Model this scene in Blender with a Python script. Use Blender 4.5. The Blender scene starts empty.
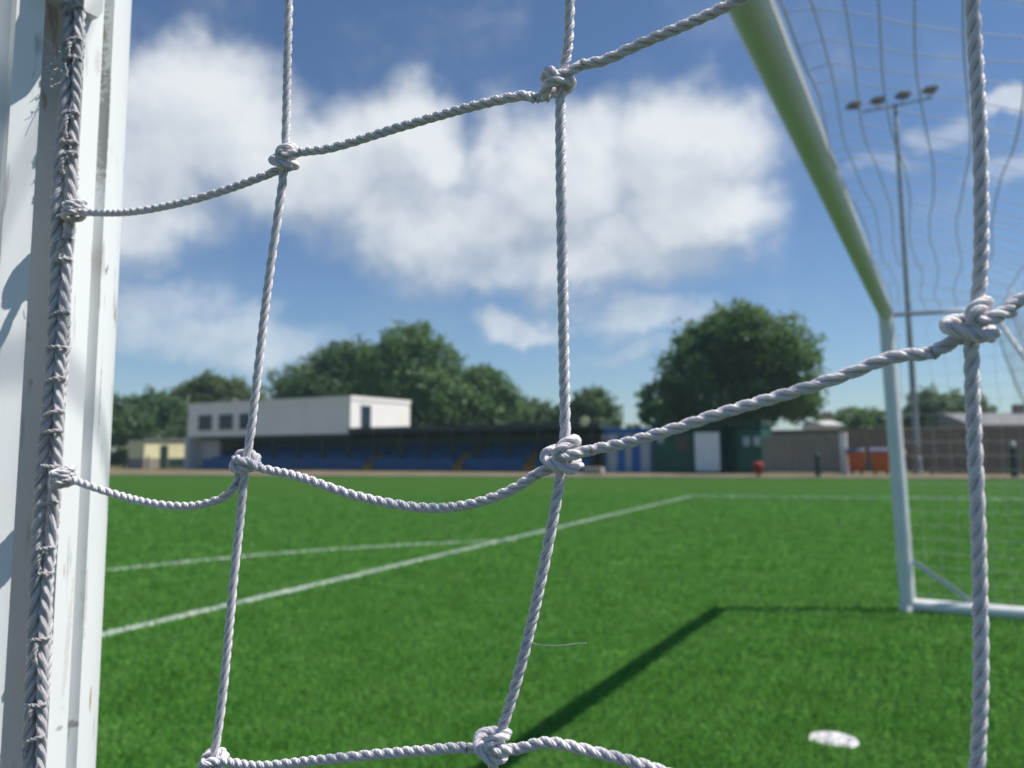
import bpy, math, random
import numpy as np
from mathutils import Vector, Matrix
random.seed(7); rng = np.random.default_rng(7)
S = bpy.context.scene
HAZE_D = 0.00055
COL = S.collection
R = math.radians
V = Vector

# ------------------------------------------------------------------ viewpoint
F_PX, PITCH, ROLL, CAM_H = 782.2, 0.108, -0.0078, 1.3464
W_, H_ = 1024, 768
PY0 = 364.77                             # principal point row (the photograph is a slightly off-centre crop)
CP, SP, CR, SR = math.cos(PITCH), math.sin(PITCH), math.cos(ROLL), math.sin(ROLL)

def ray(px, py):
    a, b = px - W_/2, py - PY0
    a, b = a*CR + b*SR, -a*SR + b*CR
    return V((a/F_PX, CP + b/F_PX*SP, SP - b/F_PX*CP))
def at_depth(px, py, Y):
    d = ray(px, py); k = Y/d.y
    return V((d.x*k, Y, CAM_H + d.z*k))

# goal geometry (metres); posts 120 mm round, goal mouth 7.32 x 2.44
NEAR = V((-0.256, 0.369, 0)); FAR = V((3.2745, 6.761, 0))
GL = (FAR-NEAR).length
g = (FAR-NEAR).normalized()              # along the goal line
b = V((g.y, -g.x, 0))                    # towards the back of the goal
n = -b                                   # out on to the pitch
SPOT = V((ray(833.5, 742).x*(-CAM_H/ray(833.5, 742).z), ray(833.5, 742).y*(-CAM_H/ray(833.5, 742).z), 0))
UP = V((0, 0, 1))
SUN = V((1.571, 0.07, 2.5)).normalized()

# background line: everything beyond the path stands along it, parallel to the touchline
L0 = V((-11.5, 56, 0))
def on_line(px, off=0.0):
    d = ray(px, 452); k = d.x/d.y
    o = L0 + g*off
    t = (k*o.y - o.x)/(b.x - k*b.y)
    return t, o + b*t
def zz(px, py, Y):
    return at_depth(px, py, Y).z
def net_pt(px, py, out=0.0):
    d = ray(px, py); o = V((0, 0, CAM_H)); P0 = NEAR - g*out
    k = (P0-o).dot(g)/d.dot(g)
    return o + d*k

# ------------------------------------------------------------------ materials
def mat(name):
    m = bpy.data.materials.new(name); m.use_nodes = True
    nt = m.node_tree
    return m, nt, nt.nodes['Principled BSDF']
def nd(nt, typ, **kw):
    x = nt.nodes.new(typ)
    for k, v in kw.items():
        if k in x.inputs: x.inputs[k].default_value = v
        else: setattr(x, k, v)
    return x
def ramp(nt, fac, stops):
    r = nt.nodes.new('ShaderNodeValToRGB')
    el = r.color_ramp.elements
    while len(el) < len(stops): el.new(0.5)
    for e, (p, c) in zip(el, stops):
        e.position = p; e.color = (*c, 1)
    nt.links.new(fac, r.inputs[0])
    return r.outputs[0]
def simple(name, c1, c2=None, scale=3.0, rough=0.6, bump=0.0, detail=5, metal=0, stretch=None, spec=0.4):
    m, nt, p = mat(name)
    p.inputs['Roughness'].default_value = rough; p.inputs['Metallic'].default_value = metal
    p.inputs['Specular IOR Level'].default_value = spec
    tc = nd(nt, 'ShaderNodeTexCoord')
    mp = nd(nt, 'ShaderNodeMapping'); nt.links.new(tc.outputs['Object'], mp.inputs[0])
    if stretch: mp.inputs['Scale'].default_value = stretch
    no = nd(nt, 'ShaderNodeTexNoise', Scale=scale, Detail=detail); nt.links.new(mp.outputs[0], no.inputs['Vector'])
    c2 = c2 or tuple(x*0.75 for x in c1)
    nt.links.new(ramp(nt, no.outputs[0], [(0.32, c2), (0.68, c1)]), p.inputs['Base Color'])
    if bump:
        bu = nd(nt, 'ShaderNodeBump', Strength=bump, Distance=0.02)
        nt.links.new(no.outputs[0], bu.inputs['Height']); nt.links.new(bu.outputs[0], p.inputs['Normal'])
    return m

DK, RU = (0.22, 0.21, 0.20), (0.36, 0.24, 0.10)
SCUFFS = [(124, 166, 0.0016, 0.006, 0.5, DK, 0.9), (107, 270, 0.0014, 0.003, 0.3, DK, 0.9), (115, 312, 0.0014, 0.005, 0.4, DK, 0.8), (94, 258, 0.0022, 0.009, 0.0, RU, 0.85), (93, 285, 0.0012, 0.006, 0.0, RU, 0.6),
          (111, 45, 0.0009, 0.035, 0.0, DK, 0.85), (108, 130, 0.0010, 0.030, 0.0, DK, 0.7), (98, 62, 0.0022, 0.007, 0.0, (0.55, 0.5, 0.42), 0.5), (77, 725, 0.0018, 0.002, 0.0, DK, 0.8), (60, 728, 0.0022, 0.0012, 0.0, DK, 0.6),
          (86, 600, 0.0012, 0.02, 0.0, (0.5, 0.48, 0.45), 0.6), (68, 640, 0.0016, 0.03, 0.05, (0.55, 0.52, 0.48), 0.5), (35, 182, 0.0010, 0.0012, 0.0, DK, 0.7), (21, 483, 0.0012, 0.0012, 0.0, DK, 0.7), (100, 400, 0.0009, 0.02, 0.0, DK, 0.5)]
def make_post_paint():
    m, nt, p = mat('white_powder_coat')
    p.inputs['Roughness'].default_value = 0.42
    p.inputs['Specular IOR Level'].default_value = 0.45
    tc = nd(nt, 'ShaderNodeTexCoord')
    big = nd(nt, 'ShaderNodeTexNoise', Scale=6.0, Detail=6.0); nt.links.new(tc.outputs['Object'], big.inputs['Vector'])
    base = ramp(nt, big.outputs[0], [(0.3, (0.74, 0.755, 0.75)), (0.7, (0.80, 0.81, 0.80))])
    # vertical rub marks
    mp = nd(nt, 'ShaderNodeMapping'); mp.inputs['Scale'].default_value = (170, 170, 22)
    nt.links.new(tc.outputs['Object'], mp.inputs[0])
    sc = nd(nt, 'ShaderNodeTexNoise', Scale=1.0, Detail=3.0, Roughness=0.6); nt.links.new(mp.outputs[0], sc.inputs['Vector'])
    mk = nd(nt, 'ShaderNodeMapRange'); mk.inputs['From Min'].default_value = 0.635; mk.inputs['From Max'].default_value = 0.73
    nt.links.new(sc.outputs[0], mk.inputs['Value'])
    mx = nd(nt, 'ShaderNodeMix', data_type='RGBA'); mx.inputs[7].default_value = (0.30, 0.29, 0.27, 1)
    mu = nd(nt, 'ShaderNodeMath', operation='MULTIPLY'); mu.inputs[1].default_value = 0.65
    nt.links.new(mk.outputs[0], mu.inputs[0]); nt.links.new(mu.outputs[0], mx.inputs[0]); nt.links.new(base, mx.inputs[6])
    # rusty-brown specks
    mp2 = nd(nt, 'ShaderNodeMapping'); mp2.inputs['Scale'].default_value = (90, 90, 30)
    nt.links.new(tc.outputs['Object'], mp2.inputs[0])
    s2 = nd(nt, 'ShaderNodeTexNoise', Scale=1.0, Detail=4.0); s2.inputs['Vector'].default_value = (0, 0, 0)
    nt.links.new(mp2.outputs[0], s2.inputs['Vector'])
    mk2 = nd(nt, 'ShaderNodeMapRange'); mk2.inputs['From Min'].default_value = 0.665; mk2.inputs['From Max'].default_value = 0.74
    nt.links.new(s2.outputs[0], mk2.inputs['Value'])
    mx2 = nd(nt, 'ShaderNodeMix', data_type='RGBA'); mx2.inputs[7].default_value = (0.42, 0.30, 0.17, 1)
    nt.links.new(mk2.outputs[0], mx2.inputs[0]); nt.links.new(mx.outputs[2], mx2.inputs[6])
    cur = mx2.outputs[2]
    wob = nd(nt, 'ShaderNodeTexNoise', Scale=420.0, Detail=4.0); nt.links.new(tc.outputs['Object'], wob.inputs['Vector'])
    for (px, py, wx, wy, tilt, colr, amt) in SCUFFS:
        d = ray(px, py); o = V((0, 0, CAM_H)); ax, ay = -NEAR.x, -NEAR.y
        qa = d.x*d.x+d.y*d.y; qb = 2*(ax*d.x+ay*d.y); qc = ax*ax+ay*ay-0.06**2; disc = max(0, qb*qb-4*qa*qc)
        k = (-qb-math.sqrt(disc))/(2*qa); h = V((ax+d.x*k, ay+d.y*k, CAM_H+d.z*k))
        th = math.atan2(h.y, h.x)
        s1 = nd(nt, 'ShaderNodeVectorMath', operation='SUBTRACT'); s1.inputs[1].default_value = h; nt.links.new(tc.outputs['Object'], s1.inputs[0])
        mpp = nd(nt, 'ShaderNodeMapping', vector_type='POINT'); mpp.inputs['Rotation'].default_value = (0, 0, -th); nt.links.new(s1.outputs[0], mpp.inputs[0])
        mpq = nd(nt, 'ShaderNodeMapping', vector_type='POINT'); mpq.inputs['Rotation'].default_value = (tilt, 0, 0); nt.links.new(mpp.outputs[0], mpq.inputs[0])
        s2 = nd(nt, 'ShaderNodeVectorMath', operation='MULTIPLY'); s2.inputs[1].default_value = (8, 1/wx, 1/wy); nt.links.new(mpq.outputs[0], s2.inputs[0])
        s3 = nd(nt, 'ShaderNodeVectorMath', operation='LENGTH'); nt.links.new(s2.outputs[0], s3.inputs[0])
        s4 = nd(nt, 'ShaderNodeMath', operation='MULTIPLY_ADD'); s4.inputs[1].default_value = 1.6; nt.links.new(wob.outputs[0], s4.inputs[0]); nt.links.new(s3.outputs['Value'], s4.inputs[2])
        mr = nd(nt, 'ShaderNodeMapRange'); mr.inputs['From Min'].default_value = 1.35; mr.inputs['From Max'].default_value = 1.9; mr.inputs['To Min'].default_value = amt; mr.inputs['To Max'].default_value = 0.0
        nt.links.new(s4.outputs[0], mr.inputs['Value'])
        m3 = nd(nt, 'ShaderNodeMix', data_type='RGBA'); m3.inputs[7].default_value = (*colr, 1); nt.links.new(mr.outputs[0], m3.inputs[0]); nt.links.new(cur, m3.inputs[6]); cur = m3.outputs[2]
    nt.links.new(cur, p.inputs['Base Color'])
    bu = nd(nt, 'ShaderNodeBump', Strength=0.12, Distance=0.001)
    nt.links.new(sc.outputs[0], bu.inputs['Height']); nt.links.new(bu.outputs[0], p.inputs['Normal'])
    return m

def make_cord_mat(name, c_hi, c_lo, yarns=1.7, fuzz=0.35):
    m, nt, p = mat(name)
    p.inputs['Roughness'].default_value = 0.55
    p.inputs['Specular IOR Level'].default_value = 0.35
    p.inputs['Sheen Weight'].default_value = 0.15
    uv = nd(nt, 'ShaderNodeUVMap')
    w = nd(nt, 'ShaderNodeTexWave', wave_type='BANDS', bands_direction='X', Scale=1.0, Distortion=1.2, Detail=2.0)
    mp = nd(nt, 'ShaderNodeMapping'); mp.inputs['Rotation'].default_value = (0, 0, R(26)); mp.inputs['Scale'].default_value = (yarns, yarns*0.5, 1)
    nt.links.new(uv.outputs[0], mp.inputs[0]); nt.links.new(mp.outputs[0], w.inputs['Vector'])
    tc = nd(nt, 'ShaderNodeTexCoord')
    no = nd(nt, 'ShaderNodeTexNoise', Scale=34.0, Detail=8.0, Roughness=0.7); nt.links.new(tc.outputs['Object'], no.inputs['Vector'])
    col = ramp(nt, no.outputs[0], [(0.3, c_lo), (0.7, c_hi)])
    mx = nd(nt, 'ShaderNodeMix', data_type='RGBA', blend_type='MULTIPLY'); mx.inputs[0].default_value = 0.15
    nt.links.new(col, mx.inputs[6]); nt.links.new(w.outputs[0], mx.inputs[7])
    nt.links.new(mx.outputs[2], p.inputs['Base Color'])
    fin = nd(nt, 'ShaderNodeTexNoise', Scale=2600.0, Detail=3.0); nt.links.new(tc.outputs['Object'], fin.inputs['Vector'])
    ad = nd(nt, 'ShaderNodeMath', operation='MULTIPLY_ADD'); ad.inputs[1].default_value = fuzz
    nt.links.new(fin.outputs[0], ad.inputs[0]); nt.links.new(w.outputs[0], ad.inputs[2])
    p.inputs['Subsurface Weight'].default_value = 0.7; p.inputs['Subsurface Radius'].default_value = (1, 1, 1); p.inputs['Subsurface Scale'].default_value = 0.0026
    bu = nd(nt, 'ShaderNodeBump', Strength=0.8, Distance=0.00036)
    nt.links.new(ad.outputs[0], bu.inputs['Height']); nt.links.new(bu.outputs[0], p.inputs['Normal'])
    return m

M = {}
M['paint'] = make_post_paint()
M['cord'] = make_cord_mat('grey_white_twine', (0.88, 0.825, 0.86), (0.74, 0.69, 0.72))
M['border'] = make_cord_mat('weathered_twine', (0.70, 0.67, 0.69), (0.46, 0.44, 0.455), fuzz=0.7)
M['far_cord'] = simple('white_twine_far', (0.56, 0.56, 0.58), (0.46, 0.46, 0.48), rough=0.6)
M['fibre'] = simple('loose_fibre', (0.7, 0.7, 0.68), rough=0.5)
M['clip'] = simple('white_plastic', (0.75, 0.76, 0.75), (0.66, 0.67, 0.66), rough=0.4)
M['galv'] = simple('galvanised_steel', (0.42, 0.44, 0.45), (0.32, 0.34, 0.35), scale=8, rough=0.5, metal=0.3)
M['mast'] = simple('mast_steel', (0.30, 0.32, 0.33), (0.24, 0.26, 0.27), scale=2, rough=0.55, metal=0.4)
M['lamp'] = simple('lamp_housing', (0.03, 0.034, 0.034), (0.02, 0.024, 0.024), rough=0.5)
M['lampglass'] = simple('lamp_glass', (0.22, 0.22, 0.17), rough=0.15)
M['render_white'] = simple('white_render', (0.88, 0.83, 0.78), (0.80, 0.76, 0.72), scale=0.6, rough=0.85)
M['render_grey'] = simple('grey_render', (0.55, 0.54, 0.54), (0.47, 0.46, 0.46), scale=0.8, rough=0.85)
M['glass_dark'] = simple('dark_glazing', (0.02, 0.035, 0.06), (0.012, 0.02, 0.035), rough=0.25)
M['roof_dark'] = simple('dark_green_sheeting', (0.035, 0.055, 0.055), (0.022, 0.038, 0.04), scale=1, rough=0.6)
M['panel_dark'] = simple('stand_back_panel', (0.30, 0.35, 0.34), (0.22, 0.27, 0.26), scale=0.6, rough=0.7)
M['steel_dark'] = simple('dark_steel', (0.02, 0.03, 0.03), rough=0.6)
M['seat_blue'] = simple('blue_seat_plastic', (0.004, 0.085, 0.25), (0.003, 0.065, 0.20), scale=2.5, rough=0.5)
M['yellow'] = simple('yellow_step_paint', (0.36, 0.20, 0.03), (0.24, 0.13, 0.02), scale=3, rough=0.7)
M['concrete'] = simple('concrete', (0.24, 0.20, 0.165), (0.17, 0.14, 0.115), scale=1.3, rough=0.9, bump=0.2)
M['cream'] = simple('cream_paint', (0.72, 0.68, 0.42), (0.62, 0.58, 0.36), scale=1, rough=0.8)
M['brown_wood'] = simple('brown_board', (0.12, 0.10, 0.085), (0.075, 0.062, 0.052), scale=2, rough=0.85, stretch=(6, 6, 0.6))
M['fence_wood'] = simple('weathered_fence_board', (0.27, 0.205, 0.155), (0.18, 0.135, 0.10), scale=2, rough=0.9, stretch=(7, 7, 0.6))
M['fence_grey'] = simple('grey_fence_board', (0.30, 0.255, 0.22), (0.215, 0.18, 0.155), scale=2, rough=0.85, stretch=(7, 7, 0.5))
M['cap'] = simple('fence_cap', (0.40, 0.36, 0.30), rough=0.8)
M['green_paint'] = simple('dark_green_paint', (0.006, 0.085, 0.06), (0.004, 0.06, 0.042), scale=1.5, rough=0.55)
M['green_dark'] = simple('bottle_green_trim', (0.004, 0.035, 0.028), rough=0.55)
M['white_panel'] = simple('white_shutter', (0.82, 0.84, 0.86), (0.74, 0.76, 0.78), scale=2, rough=0.6)
M['blue_paint'] = simple('bright_blue_paint', (0.01, 0.12, 0.42), (0.008, 0.09, 0.33), scale=2, rough=0.55)
M['pale_paint'] = simple('pale_grey_blue_paint', (0.44, 0.47, 0.50), (0.36, 0.39, 0.43), scale=1.5, rough=0.65)
M['red'] = simple('red_plastic', (0.24, 0.016, 0.012), (0.18, 0.012, 0.01), scale=5, rough=0.65)
M['orange'] = simple('orange_plastic', (0.56, 0.115, 0.02), (0.46, 0.085, 0.014), scale=3, rough=0.5)
M['lid'] = simple('blue_violet_lid', (0.13, 0.125, 0.20), (0.10, 0.095, 0.15), scale=3, rough=0.5)
M['rubber'] = simple('black_rubber', (0.02, 0.02, 0.02), rough=0.8)
M['bollard'] = simple('bollard_green', (0.012, 0.04, 0.035), rough=0.5)
M['tile'] = simple('grey_roof_tile', (0.20, 0.20, 0.205), (0.14, 0.14, 0.145), scale=1.5, rough=0.85)
M['bark'] = simple('bark', (0.11, 0.085, 0.06), (0.06, 0.045, 0.032), scale=3, rough=0.95, bump=0.4, stretch=(3, 3, 0.6))
M['dry'] = simple('dry_earth_and_grass', (0.20, 0.15, 0.085), (0.10, 0.095, 0.045), scale=0.35, rough=1.0, bump=0.3, detail=8)
M['path'] = simple('path_tarmac_pinkish', (0.17, 0.135, 0.105), (0.11, 0.09, 0.07), scale=0.8, rough=0.95, bump=0.1, detail=8)

def make_sheet():
    m, nt, p = mat('translucent_sheeting')
    p.inputs['Base Color'].default_value = (0.22, 0.27, 0.26, 1); p.inputs['Roughness'].default_value = 0.6
    tr = nd(nt, 'ShaderNodeBsdfTranslucent'); tr.inputs[0].default_value = (0.16, 0.24, 0.22, 1)
    mx = nd(nt, 'ShaderNodeMixShader'); mx.inputs[0].default_value = 0.5
    nt.links.new(p.outputs[0], mx.inputs[1]); nt.links.new(tr.outputs[0], mx.inputs[2]); nt.links.new(mx.outputs[0], nt.nodes['Material Output'].inputs[0])
    return m
M['sheet'] = make_sheet()
def make_leaf(name, c1, c2, c3):
    m, nt, p = mat(name)
    p.inputs['Roughness'].default_value = 0.55
    tc = nd(nt, 'ShaderNodeTexCoord')
    no = nd(nt, 'ShaderNodeTexNoise', Scale=0.55, Detail=7.0, Roughness=0.7); nt.links.new(tc.outputs['Object'], no.inputs['Vector'])
    nt.links.new(ramp(nt, no.outputs[0], [(0.38, c1), (0.5, c2), (0.62, c3)]), p.inputs['Base Color'])
    tr = nd(nt, 'ShaderNodeBsdfTranslucent'); tr.inputs[0].default_value = (c3[0]*1.3, c3[1]*1.3, c3[2], 1)
    mx = nd(nt, 'ShaderNodeMixShader'); mx.inputs[0].default_value = 0.40
    out = nt.nodes['Material Output']
    nt.links.new(p.outputs[0], mx.inputs[1]); nt.links.new(tr.outputs[0], mx.inputs[2]); nt.links.new(mx.outputs[0], out.inputs[0])
    return m
M['leaf'] = make_leaf('oak_leaf', (0.055, 0.12, 0.04), (0.075, 0.15, 0.045), (0.10, 0.18, 0.05))
M['leaf_dark'] = make_leaf('dark_leaf', (0.05, 0.10, 0.04), (0.065, 0.125, 0.045), (0.085, 0.145, 0.05))
M['leaf_olive'] = make_leaf('olive_leaf', (0.065, 0.11, 0.038), (0.085, 0.13, 0.042), (0.105, 0.15, 0.045))

TURF = [(0.026, 0.078, 0.008), (0.034, 0.096, 0.011), (0.043, 0.112, 0.016)]
def make_turf():
    m, nt, p = mat('artificial_turf')
    p.inputs['Roughness'].default_value = 0.9; p.inputs['Specular IOR Level'].default_value = 0.08
    tc = nd(nt, 'ShaderNodeTexCoord')
    a = nd(nt, 'ShaderNodeTexNoise', Scale=22.0, Detail=9.0, Roughness=0.72); nt.links.new(tc.outputs['Object'], a.inputs['Vector'])
    c = nd(nt, 'ShaderNodeTexNoise', Scale=0.9, Detail=4.0, Roughness=0.6); nt.links.new(tc.outputs['Object'], c.inputs['Vector'])
    ad = nd(nt, 'ShaderNodeMath', operation='MULTIPLY_ADD'); ad.inputs[1].default_value = 0.45
    nt.links.new(c.outputs[0], ad.inputs[0])
    s = nd(nt, 'ShaderNodeMath', operation='MULTIPLY'); s.inputs[1].default_value = 0.55
    nt.links.new(a.outputs[0], s.inputs[0]); nt.links.new(s.outputs[0], ad.inputs[2])
    nt.links.new(ramp(nt, ad.outputs[0], [(0.36, TURF[0]), (0.5, TURF[1]), (0.64, TURF[2])]), p.inputs['Base Color'])
    bu = nd(nt, 'ShaderNodeBump', Strength=0.8, Distance=0.02)
    nt.links.new(a.outputs[0], bu.inputs['Height']); nt.links.new(bu.outputs[0], p.inputs['Normal'])
    return m
M['turf'] = make_turf()
M['infill'] = simple('rubber_infill', (0.036, 0.060, 0.028), (0.028, 0.046, 0.022), scale=30, rough=0.95, detail=6, spec=0.1)
def make_blade(name, stops):
    m, nt, p = mat(name)
    p.inputs['Roughness'].default_value = 0.7; p.inputs['Specular IOR Level'].default_value = 0.05
    tc = nd(nt, 'ShaderNodeTexCoord')
    no = nd(nt, 'ShaderNodeTexNoise', Scale=2.2, Detail=9.0, Roughness=0.66); nt.links.new(tc.outputs['Object'], no.inputs['Vector'])
    cr = ramp(nt, no.outputs[0], [(0.36, stops[0]), (0.5, stops[1]), (0.64, stops[2])]); nt.links.new(cr, p.inputs['Base Color'])
    tr = nd(nt, 'ShaderNodeBsdfTranslucent'); nt.links.new(cr, tr.inputs[0])
    mx = nd(nt, 'ShaderNodeMixShader'); mx.inputs[0].default_value = 0.48
    nt.links.new(p.outputs[0], mx.inputs[1]); nt.links.new(tr.outputs[0], mx.inputs[2]); nt.links.new(mx.outputs[0], nt.nodes['Material Output'].inputs[0])
    return m
M['blade'] = make_blade('turf_fibre', [(0.132, 0.345, 0.062), (0.160, 0.385, 0.076), (0.192, 0.420, 0.098)])
M['line'] = simple('white_turf_fibre', (0.62, 0.67, 0.60), (0.46, 0.54, 0.45), scale=9, rough=0.8, detail=8)
M['spot'] = simple('white_spot_fibre', (0.82, 0.81, 0.80), (0.72, 0.715, 0.70), scale=14, rough=0.8, detail=8)

# ------------------------------------------------------------------ mesh helpers
class MB:
    def __init__(s): s.v = []; s.f = []; s.uv = []; s.has_uv = False
    def add(s, vs, fs, uvs=None):
        o = len(s.v); s.v.extend([tuple(x) for x in vs]); s.f.extend([tuple(i+o for i in f) for f in fs])
        if uvs is not None: s.has_uv = True; s.uv.extend(uvs)
        return s
    def box(s, o, ax, ay, az):
        """box with corner o and edge vectors"""
        o, ax, ay, az = V(o), V(ax), V(ay), V(az)
        vs = [o, o+ax, o+ax+ay, o+ay, o+az, o+ax+az, o+ax+ay+az, o+ay+az]
        fs = [(0, 3, 2, 1), (4, 5, 6, 7), (0, 1, 5, 4), (1, 2, 6, 5), (2, 3, 7, 6), (3, 0, 4, 7)]
        return s.add(vs, fs)
    def tube(s, pts, r, k=8, cap=True, squash=None):
        pts = [V(p) for p in pts]; N = len(pts)
        rr = r if hasattr(r, '__len__') else [r]*N
        T = [(pts[min(i+1, N-1)]-pts[max(i-1, 0)]).normalized() for i in range(N)]
        ref = V((0, 0, 1)) if abs(T[0].z) < 0.9 else V((1, 0, 0))
        A = T[0].cross(ref).normalized(); vs = []; fs = []
        for i in range(N):
            A = (A - T[i]*A.dot(T[i])).normalized(); B = T[i].cross(A)
            for j in range(k):
                q = 2*math.pi*j/k
                vs.append(pts[i] + (A*math.cos(q) + B*math.sin(q))*rr[i])
        for i in range(N-1):
            for j in range(k):
                fs.append((i*k+j, i*k+(j+1) % k, (i+1)*k+(j+1) % k, (i+1)*k+j))
        if cap:
            fs.append(tuple(range(k-1, -1, -1))); fs.append(tuple((N-1)*k+j for j in range(k)))
        return s.add(vs, fs)
    def lathe(s, c, prof, k=16):
        c = V(c); vs = []; fs = []
        for (r, z) in prof:
            for j in range(k):
                q = 2*math.pi*j/k; vs.append(c + V((r*math.cos(q), r*math.sin(q), z)))
        for i in range(len(prof)-1):
            for j in range(k):
                fs.append((i*k+j, i*k+(j+1) % k, (i+1)*k+(j+1) % k, (i+1)*k+j))
        fs.append(tuple(range(k-1, -1, -1))); fs.append(tuple((len(prof)-1)*k+j for j in range(k)))
        return s.add(vs, fs)
    def prism(s, prof, o, ax, ay, d):
        """closed 2-D profile [(x,y)] in axes ax, ay swept by vector d"""
        o, ax, ay, d = V(o), V(ax), V(ay), V(d); N = len(prof)
        vs = [o+ax*x+ay*y for x, y in prof]; vs += [q+d for q in vs]
        fs = [(i, (i+1) % N, N+(i+1) % N, N+i) for i in range(N)]
        fs += [tuple(range(N-1, -1, -1)), tuple(range(N, 2*N))]
        return s.add(vs, fs)
    def build(s, name, material, parent=None, smooth=False, loc=None, bevel=0, fixn=True):
        me = bpy.data.meshes.new(name)
        loc = V(loc) if loc is not None else (parent.matrix_world_loc if False else V((0, 0, 0)))
        me.from_pydata(s.v, [], s.f)
        if s.has_uv:
            ul = me.uv_layers.new(name='UVMap')
            li = np.empty(len(me.loops), dtype=np.int32); me.loops.foreach_get('vertex_index', li)
            ul.data.foreach_set('uv', np.array(s.uv, dtype=np.float32)[li].ravel())
        me.materials.append(material)
        if fixn:
            import bmesh
            bm = bmesh.new(); bm.from_mesh(me); bmesh.ops.recalc_face_normals(bm, faces=bm.faces); bm.to_mesh(me); bm.free()
        o = bpy.data.objects.new(name, me); COL.objects.link(o)
        if smooth:
            me.polygons.foreach_set('use_smooth', [True]*len(me.polygons))
        if parent is not None:
            base = V(parent.location)
            pp = parent.parent
            while pp is not None: base = base + pp.location; pp = pp.parent
            me.transform(Matrix.Translation(-base)); o.parent = parent
        elif loc.length > 0:
            me.transform(Matrix.Translation(-loc)); o.location = loc
        if bevel:
            md = o.modifiers.new('edge', 'BEVEL'); md.width = bevel; md.segments = 2; md.limit_method = 'ANGLE'
        return o

def tag(o, label=None, cat=None, group=None, kind=None):
    if label: o['label'] = label
    if cat: o['category'] = cat
    if group: o['group'] = group
    if kind: o['kind'] = kind
    return o
def thing(name, label, cat, loc, group=None):
    o = bpy.data.objects.new(name, None); COL.objects.link(o); o.location = loc; o.empty_display_size = 0.2
    return tag(o, label, cat, group)
def smoothpath(pts, per=10):
    pts = [V(p) for p in pts]; P = [pts[0]*2-pts[1]] + pts + [pts[-1]*2-pts[-2]]; out = []
    for i in range(1, len(P)-2):
        p0, p1, p2, p3 = P[i-1], P[i], P[i+1], P[i+2]
        for k in range(per):
            t = k/per
            out.append(0.5*((2*p1)+(-p0+p2)*t+(2*p0-5*p1+4*p2-p3)*t*t+(-p0+3*p1-3*p2+p3)*t**3))
    out.append(pts[-1]); return out
def resample(pts, step):
    L = [0.0]
    for a_, c_ in zip(pts, pts[1:]): L.append(L[-1]+(c_-a_).length)
    N = max(2, int(round(L[-1]/step))); out = []; j = 0
    for i in range(N+1):
        d = L[-1]*i/N
        while j < len(L)-2 and L[j+1] < d: j += 1
        seg = L[j+1]-L[j]; t = (d-L[j])/seg if seg > 1e-12 else 0
        out.append(pts[j].lerp(pts[j+1], t))
    return out, L[-1]

def twisted(mb, pts, a, lay, hand=1, phase=0.0, strands=3, k=9, jitter=0.04):
    """laid twine: strands wound round the path (hand 1 = Z twist)"""
    pts, L = resample(pts, lay/15)
    N = len(pts)
    T = [(pts[min(i+1, N-1)]-pts[max(i-1, 0)]).normalized() for i in range(N)]
    ref = V((0, 0, 1)) if abs(T[0].z) < 0.9 else V((1, 0, 0))
    A = T[0].cross(ref).normalized(); frames = []
    for i in range(N):
        A = (A - T[i]*A.dot(T[i])).normalized(); frames.append((A.copy(), T[i].cross(A)))
    off = a*0.49; rs = a*0.52
    ph1, ph2 = random.uniform(0, 6), random.uniform(0, 6)
    for sidx in range(strands):
        cs = []
        for i in range(N):
            d = L*i/(N-1)
            q = phase + hand*2*math.pi*d/lay + 2*math.pi*sidx/strands + 0.7*math.sin(d/lay*0.9+ph1) + 0.35*math.sin(d/lay*2.3+ph2)
            cs.append(pts[i] + (frames[i][0]*math.cos(q)+frames[i][1]*math.sin(q))*off)
        vs = []; fs = []; uvs = []
        CT = [(cs[min(i+1, N-1)]-cs[max(i-1, 0)]).normalized() for i in range(N)]
        B = (cs[0]-pts[0]).normalized()
        rj = rs*(1+random.uniform(-jitter, jitter))
        for i in range(N):
            Bn = cs[i]-pts[i]; Bn = (Bn-CT[i]*Bn.dot(CT[i])).normalized(); Cn = CT[i].cross(Bn)
            d = L*i/(N-1)
            for j in range(k+1):
                q = 2*math.pi*j/k
                # strands press together: a little flattened towards the core
                rx = rj*(1.0 if math.cos(q) > 0 else 0.9)
                vs.append(cs[i] + Bn*math.cos(q)*rx + Cn*math.sin(q)*rj*1.04)
                uvs.append((j/k, d/(2*math.pi*rs)))
        k1 = k+1
        for i in range(N-1):
            for j in range(k):
                fs.append((i*k1+j, i*k1+j+1, (i+1)*k1+j+1, (i+1)*k1+j))
        fs.append(tuple(range(k-1, -1, -1))); fs.append(tuple((N-1)*k1+j for j in range(k)))
        mb.add(vs, fs, uvs)
    return mb

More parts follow.
